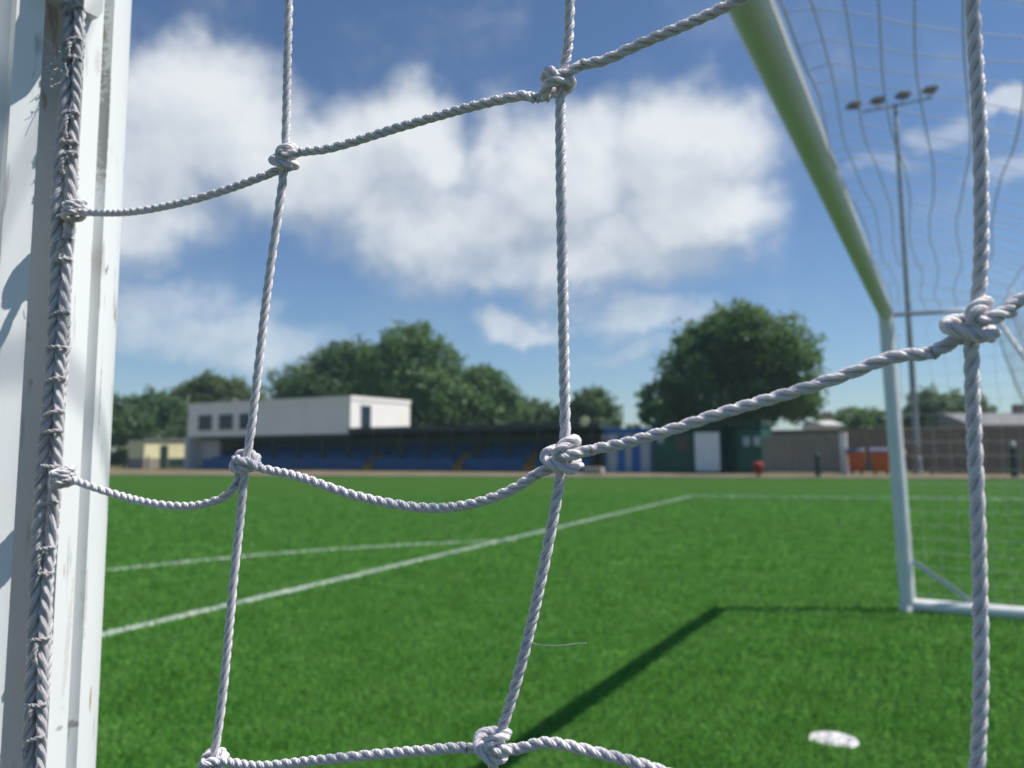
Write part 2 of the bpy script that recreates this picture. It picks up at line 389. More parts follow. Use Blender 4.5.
# ------------------------------------------------------------------ GOAL
goal = thing('football_goal', 'full size white aluminium football goal with tubular ground frame on green turf', 'goal', NEAR)
PR = 0.06
def post_profile():
    pr = []
    def arc(d0, d1, r, st=3.0):
        k = max(1, int(abs(d1-d0)/st)); return [(r*math.cos(R(d0+(d1-d0)*i/k)), r*math.sin(R(d0+(d1-d0)*i/k))) for i in range(k+1)]
    lip = PR*0.985
    # main net track in the middle of the back
    pr += [(PR-0.018, -0.0135), (PR-0.018, 0.0135), (PR-0.004, 0.0135), (PR-0.004, 0.0095), (PR-0.0004, 0.0095)]
    pr += arc(11, 19.5, PR)
    pr += [((PR-0.0055)*math.cos(R(20.5)), (PR-0.0055)*math.sin(R(20.5))), ((PR-0.0055)*math.cos(R(26)), (PR-0.0055)*math.sin(R(26)))]
    pr += arc(26.8, 333.2, PR)
    pr += [((PR-0.0055)*math.cos(R(-26)), (PR-0.0055)*math.sin(R(-26))), ((PR-0.0055)*math.cos(R(-20.5)), (PR-0.0055)*math.sin(R(-20.5)))]
    pr += arc(-19.5, -11, PR)
    pr += [(PR-0.0004, -0.0095), (PR-0.004, -0.0095), (PR-0.004, -0.0135)]
    return pr
PROF = post_profile()
def shade_auto(o, ang=35):
    me = o.data
    me.polygons.foreach_set('use_smooth', [True]*len(me.polygons))
    me.set_sharp_from_angle(angle=R(ang))
S_TOP, S_BOT = 0.78, 2.0
FARB = V((ray(908.5, 612).x*(-CAM_H/ray(908.5, 612).z), ray(908.5, 612).y*(-CAM_H/ray(908.5, 612).z), 0))
for P0 in (NEAR, FAR):
    B0 = NEAR if P0 is NEAR else FARB
    o = MB().prism(PROF, B0+UP*0.02, b, g, P0-B0+UP*(2.478+(0.072 if P0 is NEAR else 0.005))).build('post', M['paint'], goal); shade_auto(o)
ZN, ZF = 2.575, 2.508
bd = (g*GL+UP*(ZF-ZN))
o = MB().prism(PROF, NEAR+UP*ZN-bd*(PR/GL), b, UP, bd*(1+2*PR/GL)).build('crossbar', M['paint'], goal); shade_auto(o)

for P0 in (NEAR, FAR):
    B0 = NEAR if P0 is NEAR else FARB
    o = MB().tube([B0+b*0.02+UP*0.056, B0+b*S_BOT+UP*0.056], 0.054, 24).build('ground_bar', M['paint'], goal); shade_auto(o)
    sg = 1 if P0 is NEAR else -1
    MB().tube([P0+b*0.05+UP*2.485, P0+b*S_TOP+UP*2.47], 0.016, 10).build('roof_support', M['galv'], goal, smooth=True)
    MB().tube([P0+b*S_TOP+UP*2.47, P0+b*(S_BOT-0.02)+UP*0.09], 0.016, 10).build('rear_stanchion', M['galv'], goal, smooth=True)
    MB().box(B0+b*0.04+UP*0.40-g*0.004, b*0.41-UP*0.30, g*0.008, (UP*0.41+b*0.30).normalized()*0.038).build('corner_brace', M['clip'], goal)
o = MB().tube([NEAR+b*(S_BOT+0.05)+UP*0.056-g*0.05, FAR+b*(S_BOT+0.05)+UP*0.056+g*0.05], 0.05, 20).build('rear_ground_bar', M['paint'], goal); shade_auto(o)
for P0 in (NEAR, FAR):
    MB().lathe((NEAR if P0 is NEAR else FARB)+UP*0.004, [(0.085, 0), (0.085, 0.01), (0.066, 0.016), (0.066, 0.05), (0.0605, 0.055)], 24).build('post_foot', M['clip'], goal, smooth=True)
# net clips: plastic hooks in the track of the near post, one just above the picture
def clip(z, P0):
    m = MB()
    pr = [(-0.012, -0.020), (0.012, -0.020), (0.014, -0.016), (0.014, 0.016), (0.010, 0.021), (-0.010, 0.021), (-0.014, 0.016), (-0.014, -0.016)]
    m.prism(pr, P0+b*(PR-0.003)+UP*z, g, UP, b*0.008)
    pts = [P0+b*(PR+x)+UP*(z+y) for x, y in ((0.004, -0.012), (0.02, -0.015), (0.027, -0.008), (0.027, 0.008), (0.018, 0.015))]
    m.tube(smoothpath(pts, 6), 0.0042, 8)
    return m.build('net_clip', M['clip'], goal, bevel=0)
CLIP_Z = net_pt(80, -38).z
for z in (0.25, 0.75, 1.12, CLIP_Z, 2.05):
    clip(z, NEAR)
for z in (0.3, 0.8, 1.3, 1.8, 2.3): clip(z, FAR)

# ------------------------------------------------------------------ NET
net = thing('goal_net', 'large square mesh goal net of thick twisted grey white twine hung on the white goal', 'goal net', NEAR)
A0 = 0.00162
xr, yr, zr = b, UP, -g                    # frame of the net plane: right, up, towards the viewer
def knot_frame(c, scale=1.0, mirror=1, tilt=0.0):
    ct, st = math.cos(tilt), math.sin(tilt)
    def f(p):
        x, y, z = p[0]*mirror, p[1], p[2]
        x, y = x*ct-y*st, x*st+y*ct
        return c + (xr*x+yr*y+zr*z)*A0*1.08*scale
    return f
KN = [(-4.4, -2.5, 0.0), (-1.7, -1.3, -1.1), (0.6, -0.7, -2.0), (2.1, -1.1, -0.6), (1.3, -1.7, 1.4), (-0.6, -0.9, 2.1), (-2.2, 0.0, 1.2), (-2.1, 0.9, -0.4), (-0.5, 1.1, -1.9),
      (1.5, 1.9, -1.1), (1.9, 2.4, 0.5), (0.6, 1.4, 2.0), (0.3, 0.2, 1.9), (2.0, 0.3, 1.5), (4.4, 1.0, 0.3)]
KB = [(-4.4, -1.7, -0.3), (-2.2, -1.0, -1.2), (0.4, -0.8, -2.0), (2.2, -0.4, -0.3), (1.4, -0.8, 1.7), (-0.6, -1.0, 2.2), (-2.1, -1.9, 1.0), (-2.6, -1.5, -0.9), (-2.4, 0.2, -0.7),
      (-2.2, 0.8, 0.5), (-1.3, 1.6, 1.3), (-0.2, 1.0, 2.05), (0.9, 0.2, 1.8), (2.3, 0.5, 1.0), (4.6, 1.7, 0.2)]
KC = [(-2.0, -4.6, 0.0), (-2.1, -2.2, -0.4), (-2.4, -0.2, -0.2), (-1.8, 1.6, 0.0), (-0.4, 1.6, -1.6), (1.3, 0.6, -1.7), (2.1, -0.7, -0.2), (0.9, -1.4, 1.7), (-1.2, -1.2, 1.9), (-2.1, -0.3, 1.1),
      (-1.3, 0.6, 1.5), (0.6, 0.4, 2.2), (2.3, 0.1, 1.2), (4.4, -0.9, 0.2)]
knots = {}
def add_knot(key, px, py, kind='N', mirror=1, tilt=0.0, sc=1.0):
    c = net_pt(px, py); f = knot_frame(c, sc, mirror, tilt)
    T = {'N': KN, 'B': KB, 'C': KC}[kind]
    P = smoothpath([f(p) for p in T], 6)
    m = MB(); twisted(m, P, A0*1.04, 0.0120, 1, random.uniform(0, 6), k=8)
    m.build('knot', M['cord'], net, smooth=True)
    knots[key] = (P[0], P[-1], c)
add_knot('a1', 285, 160, 'N', 1, R(-4))
add_knot('a2', 558, 82, 'B', 1, R(2))
add_knot('b1', 246, 462, 'C', 1, R(-4))
add_knot('b2', 563, 457, 'N', 1, R(0), 1.12)
add_knot('b3', 970, 326, 'N', 1, R(6), 1.08)
add_knot('c1', 214, 762, 'C', 1, R(22))
add_knot('c2', 493, 744, 'N', 1, R(-12))
def hcord(p_from, pxs, p_to, lay):
    P = []
    if p_from is not None: P.append(p_from)
    P += [net_pt(x, y) for x, y in pxs]
    if p_to is not None: P.append(p_to)
    m = MB(); twisted(m, smoothpath(P, 12), A0, lay, 1, random.uniform(0, 6))
    return m.build('horizontal_cord', M['cord'], net, smooth=True)
K = knots
hcord(None, [(76, 211), (88, 212.5), (130, 212), (180, 203), (225, 190)], K['a1'][0], 0.0134)
hcord(K['a1'][1], [(335, 147), (400, 127), (470, 107), (520, 96)], K['a2'][0], 0.0120)
hcord(K['a2'][1], [(605, 60), (640, 44), (690, 23), (735, 2), (775, -20), (860, -62)], None, 0.0120)
hcord(None, [(64, 477), (76, 481), (110, 492.5), (150, 503), (190, 506), (222, 498)], K['b1'][0], 0.0130)
hcord(K['b1'][1], [(300, 477), (350, 494), (400, 505), (440, 508), (480, 502), (515, 488)], K['b2'][0], 0.0115)
hcord(K['b2'][1], [(625, 443), (670, 430), (725, 412), (780, 396), (840, 377), (890, 358)], K['b3'][0], 0.0138)
hcord(K['b3'][1], [(1010, 305), (1045, 292), (1090, 275)], None, 0.0145)
hcord(None, [(40, 782), (100, 800), (160, 806)], K['c1'][0], 0.013)
hcord(K['c1'][1], [(260, 766), (310, 761), (370, 755), (430, 750), (460, 747.5)], K['c2'][0], 0.0122)
hcord(K['c2'][1], [(548, 742.5), (592, 751.5), (640, 764), (700, 783), (800, 800), (960, 812)], None, 0.0128)
def vcord(pxs, lay):
    m = MB(); twisted(m, smoothpath([net_pt(x, y) for x, y in pxs], 10), A0, lay, 1, random.uniform(0, 6))
    return m.build('vertical_cord', M['cord'], net, smooth=True)
vcord([(291, -60), (289, 0), (287.5, 60), (286.5, 110), (285.5, 148), (284, 170), (278, 215), (268, 285), (258, 370), (251, 430), (247, 455), (244, 478), (240, 520),
       (234, 575), (228, 640), (222, 700), (215, 750), (210, 790), (205, 840)], 0.0145)
vcord([(572, -60), (570, 0), (568, 45), (563, 72), (560.5, 95), (561, 180), (562.5, 270), (564, 360), (565, 420), (564.5, 448), (560, 478), (549, 540), (531, 625), (514, 690),
       (503, 725), (496, 748), (493, 775), (490, 840)], 0.0118)
vcord([(968, -70), (972, 0), (976.5, 70), (980, 140), (981.5, 225), (979.5, 285), (974.5, 316), (971.5, 345), (973.5, 420), (977, 500), (980, 600), (980.5, 690), (977, 768), (972, 860)], 0.0128)

# border rope along the near post: two laid ropes of opposite twist seized together, with lacing turns
BR = 0.0025
def border_pt(py, dx=0.0, dz=0.0):
    px = 74 + (34-74)*(py/768.0) + 1.5*math.sin(py/140.0)
    return net_pt(px, py) + xr*dx + zr*dz
m = MB()
for side, hand in ((-1, 1), (1, -1)):
    pts = [border_pt(py, side*BR*0.95+0.0006*math.sin(py/37+side), -side*BR*0.45+0.0006*math.sin(py/53.0+side*2)) for py in range(-560, 1500, 14)]
    twisted(m, pts, BR*(1.12 if side < 0 else 0.92), 0.020, hand, random.uniform(0, 6), k=8, jitter=0.12)
pts = [border_pt(py, 0.0010*math.sin(py/25), -BR*1.2) for py in range(-560, 1500, 14)]
twisted(m, pts, BR*0.9, 0.013, 1, 0.3, k=7, jitter=0.1)
m.build('border_rope', M['border'], net, smooth=True)
# lacing: thin twine turns and hitches holding the two ropes together
py = -60.0
while py < 840:
    m = MB(); tilt = random.uniform(-0.3, 0.8); loop = []
    for q in range(0, 380, 20):
        c, s_ = math.cos(R(q)), math.sin(R(q))
        loop.append(border_pt(py, c*BR*2.0+0.0002, s_*BR*1.12) + UP*(c*tilt*0.0024))
    twisted(m, loop, 0.00085, 0.006, 1, random.uniform(0, 6), k=6)
    if random.random() < 0.5:
        e = random.uniform(14, 26); sd = random.choice((-0.5, 0.6, 1.0))
        hb = [border_pt(py+e*q, (sd+0.25*math.sin(q*5))*BR, (0.75+0.65*math.sin(q*math.pi))*BR) for q in (0, 0.25, 0.5, 0.75, 1)]
        twisted(m, smoothpath(hb, 5), 0.0011, 0.007, 1, random.uniform(0, 6), k=6)
    m.build('lacing_turn', M['border'], net, smooth=True)
    py += random.choice((18, 26, 38, 52, 75, 60))+random.uniform(-5, 8)
# hitches where a mesh cord joins the border
for (px, pyy) in ((74, 211), (62, 477)):
    m = MB(); c = net_pt(px, pyy)
    for k_ in range(3):
        lp = []
        for q in range(0, 380, 24):
            lp.append(c + xr*(math.cos(R(q))*BR*1.5+0.0022) + zr*(math.sin(R(q))*BR*1.5+0.0012) + UP*((k_-1)*0.0026+math.cos(R(q+40*k_))*0.0012))
        twisted(m, lp, 0.0014, 0.009, 1, random.uniform(0, 6), k=7)
    m.build('hitch', M['cord'], net, smooth=True)
# frayed filaments
m = MB()
for i in range(22):
    pyc = random.choice([60, 66, 72, 78, 70, 66]) + random.uniform(-6, 6)
    p = border_pt(pyc, random.uniform(-2, 1)*BR, BR*1.4); pts = [p]
    for k_ in range(5):
        p = p + xr*random.uniform(-0.0028, 0.0018) + UP*random.uniform(-0.0028, 0.0028) + zr*random.uniform(-0.0008, 0.0022); pts.append(p)
    m.tube(smoothpath(pts, 5), 0.00014, 4)
for i in range(45):
    pyc = random.uniform(-20, 780); sd = random.choice((-1, 1, -1))
    p = border_pt(pyc, sd*2*BR, BR*0.6); pts = [p]
    for k_ in range(3):
        p = p + xr*sd*random.uniform(-0.0003, 0.0006) + UP*random.uniform(-0.0022, 0.0022) + zr*random.uniform(-0.0003, 0.001); pts.append(p)
    m.tube(smoothpath(pts, 4), 0.00011, 4)
fz_ = m.build('frayed_filaments', M['fibre'], net); fz_['kind'] = 'stuff'
fl = [net_pt(527, 640), net_pt(538, 644.5, 0.002), net_pt(552, 645.5, 0.004), net_pt(566, 645, 0.005), net_pt(576, 643.5, 0.005), net_pt(586, 643, 0.006)]
MB().tube(smoothpath(fl, 6), 0.00013, 5).build('loose_filament', M['fibre'], net)

# remainder of the near side panel (beyond the picture), roof, back and far side panels
def s_max(z): return S_TOP + (S_BOT-S_TOP)*(2.47-z)/2.4
def sag_line(p, q, sag, k=8, wob=0.004):
    return [p.lerp(q, i/k) - UP*(sag*4*(i/k)*(1-i/k)) + V((random.uniform(-wob, wob), random.uniform(-wob, wob), 0)) for i in range(k+1)]
zA, zB, zC = net_pt(820, -42).z, net_pt(1024, 300).z, net_pt(960, 812).z
m = MB()
rows_z = []
z = zC - 0.115
while z > 0.1: rows_z.append(z); z -= 0.115
z = zA + 0.115
while z < 2.45: rows_z.append(z); z += 0.115
for z in rows_z:
    k = 5
    st = [0.075, 0.201, 0.323, 0.429] + [0.429+0.12*i for i in range(1, 20)]
    st = [x for x in st if x < s_max(z)] + [s_max(z)]
    P = []
    for s0, s1 in zip(st, st[1:]): P += sag_line(NEAR+b*s0+UP*z, NEAR+b*s1+UP*z, 0.014, 4, 0.0006)[:-1]
    P.append(NEAR+b*st[-1]+UP*z)
    m.tube(P, A0, 6)
for z in (zA, zB, zC):
    st = [0.429+0.12*i for i in range(0, 20)]; st = [x for x in st if x < s_max(z)] + [s_max(z)]
    if z == zB: st[0] = (net_pt(1090, 275)-NEAR).dot(b); 
    P = []
    for s0, s1 in zip(st, st[1:]):
        if s1 > s0: P += sag_line(NEAR+b*s0+UP*z, NEAR+b*s1+UP*z, 0.012, 4, 0.0006)[:-1]
    P.append(NEAR+b*st[-1]+UP*z); m.tube(P, A0, 6)
for s in [0.429+0.12*i for i in range(1, 14)]:
    zt = min(2.47, 2.47-2.4*(s-S_TOP)/(S_BOT-S_TOP))
    m.tube([NEAR+b*(s+0.006*math.sin(i))+UP*(0.1+(zt-0.1)*i/14) for i in range(15)], A0, 6)
for (tp, bt) in (((291, -60), (205, 840)), ((572, -60), (490, 840)), ((968, -70), (972, 860))):
    p, q = net_pt(*tp), net_pt(*bt); s = (p-NEAR).dot(b)
    m.tube([p, p.lerp(NEAR+b*s+UP*2.47, 0.5), NEAR+b*s+UP*2.47], A0, 6)
    s = (q-NEAR).dot(b); m.tube([q, NEAR+b*s+UP*0.1], A0, 6)
m.build('side_panel', M['cord'], net, smooth=True)

RC = 0.0021
m = MB(); ng = 48
def roof_pt(s, t):
    f_ = s/S_TOP; tt = t/GL
    sag = (0.06+0.30*math.sin(math.pi*tt))*f_**1.15 + 0.012*math.sin(t*9+s*5) + (0.03*math.sin(t*math.pi/0.9)**2 if s < 0.03 else 0)
    return NEAR + b*(0.074+s+0.016*math.sin(t*3.3+s*11)) + g*t + UP*(ZN+(ZF-ZN)*tt-0.03*f_-sag)
ss = [0.0, 0.065, 0.145, 0.235, 0.33, 0.44, 0.56, 0.70]
ts = [0.02 + (GL-0.04)*i/ng for i in range(ng+1)]
for s in ss: m.tube([roof_pt(s, t) for t in ts], RC*(1.5 if s == 0 else 1.15), 6)
for t in ts: m.tube([roof_pt(s, t) for s in ss], 0.0015, 5)
m.build('roof_panel', M['far_cord'], net, smooth=True)
m = MB()
def back_pt(f_, t):
    top = roof_pt(0.70, t); bot = NEAR + b*S_BOT + g*t + UP*0.11
    p = top.lerp(bot, f_)
    return p - b*(0.22*math.sin(math.pi*f_)) + g*(0.012*math.sin(f_*17+t*3)) - UP*0.10*math.sin(math.pi*f_)
nb = 22
for i in range(nb+1): m.tube([back_pt(i/nb, t) for t in ts], RC, 5)
for t in ts: m.tube([back_pt(i/nb, t) for i in range(nb+1)], RC, 5)
m.build('back_panel', M['far_cord'], net, smooth=True)
m = MB()
def fp(s, z): return FAR + b*(s+0.012*math.sin(z*7+s*4)) + UP*(z-0.02*abs(math.sin(s*math.pi/0.12))) + g*(0.03*math.sin(s*5+z*3))
RC = 0.0014
z = 0.13
while z < 2.45:
    e = s_max(z); k = max(3, int(e/0.04)); m.tube([fp(0.065+(e-0.065)*i/k, z) for i in range(k+1)], RC, 5); z += 0.115
s = 0.075
while s < S_BOT-0.06:
    zt = min(2.46, 2.47-2.4*(s-S_TOP)/(S_BOT-S_TOP)); m.tube([fp(s, 0.11+(zt-0.11)*i/18) for i in range(19)], RC*(1.6 if s < 0.08 else 1), 5); s += 0.12
m.build('side_panel', M['far_cord'], net, smooth=True)

# ------------------------------------------------------------------ GROUND, PITCH, MARKINGS
def struct(o, label=None): o['kind'] = 'structure'; return o
m = MB(); q = [(500*math.cos(R(a)), 500*math.sin(R(a)), -0.03) for a in range(0, 360, 6)]
m.add(q, [tuple(range(len(q)))]); struct(m.build('ground', M['dry']))
EDGE = [V((-64, 60.2, 0)), V((-21, 46, 0)), V((6.1, 36.4, 0)), V((19.7, 31.8, 0)), V((60, 14, 0))]
m = MB(); inner = [V((23.5*math.sin(R(a)), 23.5*math.cos(R(a)), 0)) for a in range(-60, 61, 4)]
ni = len(inner)
m.add(inner + EDGE + [V((60, -60, 0)), V((-64, -60, 0))], [tuple(range(ni)) + (ni+5, ni+6), tuple(range(ni)) + (ni+5, ni+4, ni+3, ni+2, ni+1, ni, ni+6)])
po = struct(m.build('pitch', M['infill'])); po.data.materials.append(M['turf']); po.data.polygons[1].material_index = 1
for p_ in po.data.polygons:
    if p_.normal.z < 0: p_.flip()
# path between pitch and buildings with a shallow kerb along the turf
m = MB()
for e0, e1 in zip(EDGE, EDGE[1:]):
    d = (e1-e0); nn = V((-d.y, d.x, 0)).normalized()
    m.add([e0+nn*0.13-UP*0.012, e1+nn*0.13-UP*0.012, e1+nn*3.6-UP*0.012, e0+nn*3.6-UP*0.012], [(0, 1, 2, 3)])
struct(m.build('path', M['path']))
m = MB()
for e0, e1 in zip(EDGE, EDGE[1:]):
    d = (e1-e0); nn = V((-d.y, d.x, 0)).normalized()
    m.box(e0-UP*0.03+nn*0.004, d, nn*0.12, UP*0.07)
struct(m.build('kerb', M['concrete']))

LW = 0.125
GS = SPOT.dot(g); NS = SPOT.dot(n)
L1, L2, RA = 5.026, 18.63, 8.09
def gp(t, d, z=0.0): return g*(GS+t) + n*(NS+d) + UP*z
def ground(px, py):
    d = ray(px, py); k = -CAM_H/d.z; return V((d.x*k, d.y*k, 0))
LC = ground(692, 496.5)                                   # corner of the penalty area
LA = ground(100, 637.5); LA = LC + (LA-LC).normalized()*(2*18.6)
LB = LC + (ground(1017, 500.5)-LC).normalized()*19.0
def seg_d(P, A, B):
    d = B-A; L = d.length; d = d/L; n_ = V((-d.y, d.x, 0))
    u = (P[:, 0]-A.x)*d.x+(P[:, 1]-A.y)*d.y; v = (P[:, 0]-A.x)*n_.x+(P[:, 1]-A.y)*n_.y
    return u, v, L
def dist_marks(P):
    """(front line, side line, arc, spot) membership of points P (N,2)"""
    t = P[:, 0]*g.x + P[:, 1]*g.y - GS; d = P[:, 0]*n.x + P[:, 1]*n.y - NS
    u, v, L = seg_d(P, LA, LC); fr = (np.abs(v) < LW/2) & (u > 0) & (u < L+LW/2)
    side_of = v
    u, v, L = seg_d(P, LC, LB); sd = (np.abs(v) < LW/2) & (u > -LW/2) & (u < L)
    rr = np.hypot(t, d); ar = (np.abs(rr-RA) < LW/2) & (side_of > 0)
    sp = (rr < 0.12)
    return fr, sd, ar, sp
def add_blades(mb, P, h=0.03, w=0.0035, up=0.0):
    N = len(P)
    if N == 0: return
    th = rng.uniform(0, 2*np.pi, N); hh = h*rng.uniform(0.55, 1.15, N)
    lx = rng.normal(0.2, 0.42, N)*hh; ly = rng.normal(0.0, 0.42, N)*hh
    ww = w*rng.uniform(0.7, 1.4, N)
    dx, dy = np.cos(th)*ww, np.sin(th)*ww
    z0 = np.full(N, up)
    vs = np.stack([np.stack([P[:, 0]-dx, P[:, 1]-dy, z0], 1), np.stack([P[:, 0]+dx, P[:, 1]+dy, z0], 1),
                   np.stack([P[:, 0]+lx+dx*0.5, P[:, 1]+ly+dy*0.5, z0+hh], 1), np.stack([P[:, 0]+lx-dx*0.5, P[:, 1]+ly-dy*0.5, z0+hh], 1)], 1).reshape(-1, 3)
    mb.append(vs)
def np_mesh(name, vs_list, material, extra=None):
    vs = np.concatenate(vs_list) if vs_list else np.zeros((0, 3)); n4 = len(vs)//4
    faces = np.arange(n4*4, dtype=np.int32); ls = np.arange(n4, dtype=np.int32)*4; lt = np.full(n4, 4, dtype=np.int32)
    if extra is not None:
        ev, ef = extra; ev = np.array([tuple(x) for x in ev]); o = len(vs)
        vs = np.concatenate([vs, ev]); f0 = len(faces)
        faces = np.concatenate([faces, np.array(ef, dtype=np.int32).ravel()+o]); ls = np.concatenate([ls, f0+4*np.arange(len(ef), dtype=np.int32)]); lt = np.concatenate([lt, np.full(len(ef), 4, dtype=np.int32)])
    me = bpy.data.meshes.new(name); me.vertices.add(len(vs)); me.vertices.foreach_set('co', vs.astype(np.float32).ravel())
    me.loops.add(len(faces)); me.loops.foreach_set('vertex_index', faces.astype(np.int32)); me.polygons.add(len(ls))
    me.polygons.foreach_set('loop_start', ls.astype(np.int32)); me.polygons.foreach_set('loop_total', lt.astype(np.int32))
    me.update(calc_edges=True); me.validate(); me.materials.append(material)
    o = bpy.data.objects.new(name, me); COL.objects.link(o); return o
# blade positions, denser close by
def scatter(N, r0, r1, a0=-0.80, a1=0.80):
    u = rng.uniform(0, 1, N); r = r0*(r1/r0)**u; a = rng.uniform(a0, a1, N)
    return np.stack([r*np.sin(a), r*np.cos(a)], 1), r
P, rad = scatter(950000, 2.8, 24.0, -0.95, 0.95)
patch = np.sin(P[:, 0]*9+2*np.sin(P[:, 1]*5))*np.sin(P[:, 1]*11+2*np.sin(P[:, 0]*6))
P = P[rng.uniform(0, 1, len(P)) < 0.92+0.08*patch]; rad = np.hypot(P[:, 0], P[:, 1])
fr, sd, ar, sp = dist_marks(P)
plain = ~(fr | sd | ar | sp)
bl = []
for lo, hi, w in ((0, 5, 0.0044), (5, 9, 0.0062), (9, 16, 0.0105), (16, 30, 0.018)):
    k = plain & (rad >= lo) & (rad < hi); add_blades(bl, P[k], 0.032, w)
tag(np_mesh('turf_fibre', bl, M['blade']), 'short green artificial grass fibres covering the pitch around the goal', 'grass', kind='stuff')
def strip(poly_in, poly_out):
    ev = []; ef = []
    for i in range(len(poly_in)): ev += [poly_in[i], poly_out[i]]
    for i in range(len(poly_in)-1): ef.append((2*i, 2*i+1, 2*i+3, 2*i+2))
    return ev, ef
Z1 = 0.012
def line_blades(cond_fn, N=60000, w=0.004):
    pass
def strip_pts(N, fn): return np.array([fn(rng.uniform(0, 1), rng.uniform(-0.5, 0.5)) for _ in range(N)])
def band(A, B, z):
    d = (B-A).normalized(); n_ = V((-d.y, d.x, 0))*LW/2
    return strip([A-n_+UP*z, B-n_+UP*z], [A+n_+UP*z, B+n_+UP*z]), d, n_
(e1, d1, n1) = band(LA, LC + (LC-LA).normalized()*LW/2, Z1)
PL = strip_pts(16000, lambda u, v: tuple(LC-d1*(26*u**1.0)+n1*2*v)[:2]); bb = []; add_blades(bb, PL, 0.028, 0.006)
struct(np_mesh('penalty_area_line', bb, M['line'], e1))
(e2, d2, n2) = band(LC + (LB-LC).normalized()*LW*0.52, LB, Z1)
PL = strip_pts(9000, lambda u, v: tuple(LC+d2*(19*u)+n2*2*v)[:2]); bb = []; add_blades(bb, PL, 0.036, 0.016)
struct(np_mesh('penalty_area_side_line', bb, M['line'], e2))
al = math.acos((L1+LW/2)/RA); na = 48
angs = [-al + 2*al*i/na for i in range(na+1)]
ev2, ef2 = strip([gp((RA-LW/2)*math.sin(a), (RA-LW/2)*math.cos(a), Z1) for a in angs], [gp((RA+LW/2)*math.sin(a), (RA+LW/2)*math.cos(a), Z1) for a in angs])
PL = strip_pts(9000, lambda u, v: tuple(gp((RA+v*LW)*math.sin(-al+2*al*u), (RA+v*LW)*math.cos(-al+2*al*u)))[:2]); bb = []; add_blades(bb, PL, 0.028, 0.006)
struct(np_mesh('penalty_arc', bb, M['line'], (ev2, ef2)))
kk = 32
ev3, ef3 = strip([gp(0.05*math.cos(2*math.pi*i/kk), 0.05*math.sin(2*math.pi*i/kk), 0.011) for i in range(kk+1)], [gp(0.108*math.cos(2*math.pi*i/kk), 0.108*math.sin(2*math.pi*i/kk), 0.011) for i in range(kk+1)])
ev3 += [gp(0, 0, 0.011)]
for i in range(0, kk, 2): ef3.append((2*i, 2*i+2, 2*((i+2)), len(ev3)-1))
PL = strip_pts(900, lambda u, v: tuple(gp(0.100*math.sqrt(u)*math.cos(2*math.pi*v), 0.100*math.sqrt(u)*math.sin(2*math.pi*v)))[:2]); bb = []; add_blades(bb, PL, 0.005, 0.004, 0.010)
struct(np_mesh('penalty_spot', bb, M['spot'], (ev3, ef3)))

# ------------------------------------------------------------------ BUILDINGS on the far side
def LP(t, off=0.0, z=0.0): return L0 + b*t + g*off + UP*z
def lbox(mb, t0, t1, o0, o1, z0, z1): return mb.box(LP(t0, o0, z0), b*(t1-t0), g*(o1-o0), UP*(z1-z0))
def T(px, off=0.0): return on_line(px, off)[0]
G0 = -0.03
# --- clubhouse with upper storey over the end of the stand
tl, tr_ = T(187), T(350)
club = thing('clubhouse', 'white flat roofed clubhouse with upper storey rising behind the blue seats', 'building', LP((tl+tr_)/2, 3, G0))
ZB, ZT = 2.58, 5.13
wall = MB()
lbox(wall, tl, tr_, 0.0, 0.25, ZB, ZT); lbox(wall, tl, tl+0.25, 0.252, 7.1, G0, ZT); lbox(wall, tr_-0.25, tr_, 0.252, 7.1, ZB, ZT)
lbox(wall, tl+0.252, tr_-0.252, 6.85, 7.1, G0, ZT); lbox(wall, tl+0.252, tr_-0.252, 0.252, 6.848, ZB+0.02, ZB+0.2)
wall.build('upper_wall', M['render_white'], club)
m = MB(); lbox(m, tl+0.002, T(222, 1.2), 0.9, 1.2, G0, ZB-0.004); lbox(m, tl+0.002, tl+0.5, -0.25, 0.898, G0, ZB-0.004); m.build('lower_wall', M['render_grey'], club)
m = MB(); lbox(m, tl+0.02, tr_-0.02, 0.02, 7.08, ZT+0.002, ZT+0.1); m.build('flat_roof', M['tile'], club)
m = MB(); lbox(m, tl-0.05, tr_+0.05, -0.05, 0.28, ZT-0.12, ZT+0.16); lbox(m, tr_-0.28, tr_+0.052, 0.282, 7.15, ZT-0.12, ZT+0.16); m.build('parapet', M['render_white'], club)
for p0, p1 in ((198, 211), (218.5, 232), (239, 251)):
    w = MB(); a0, a1 = T(p0), T(p1); z0, z1 = 3.12, 4.28
    fr_ = MB(); lbox(fr_, a0-0.07, a1+0.07, -0.045, -0.003, z0-0.1, z1+0.07); fw = fr_.build('window', M['render_grey'], club)
    lbox(w, a0, a1, -0.062, -0.047, z0, z1); w.build('pane', M['glass_dark'], fw)
    mu = MB(); lbox(mu, (a0+a1)/2-0.03, (a0+a1)/2+0.03, -0.075, -0.064, z0, z1); mu.build('mullion', M['steel_dark'], fw)
m = MB(); o0 = 1.05; m.box(LP(tr_+0.003, 1.15, 2.95), b*0.05, g*1.05, UP*1.7); dr = m.build('door', M['glass_dark'], club)
for of_ in (1.05, 2.205): MB().box(LP(tr_+0.003, of_, 2.9), b*0.035, g*0.09, UP*1.9).build('frame', M['render_grey'], dr)
for t_ in (tl+2, tl+6): MB().lathe(LP(t_, 3.0, ZT+0.102), [(0.25, 0), (0.25, 0.35), (0.32, 0.37), (0.32, 0.42), (0.02, 0.5)], 12).build('roof_vent', M['galv'], club)

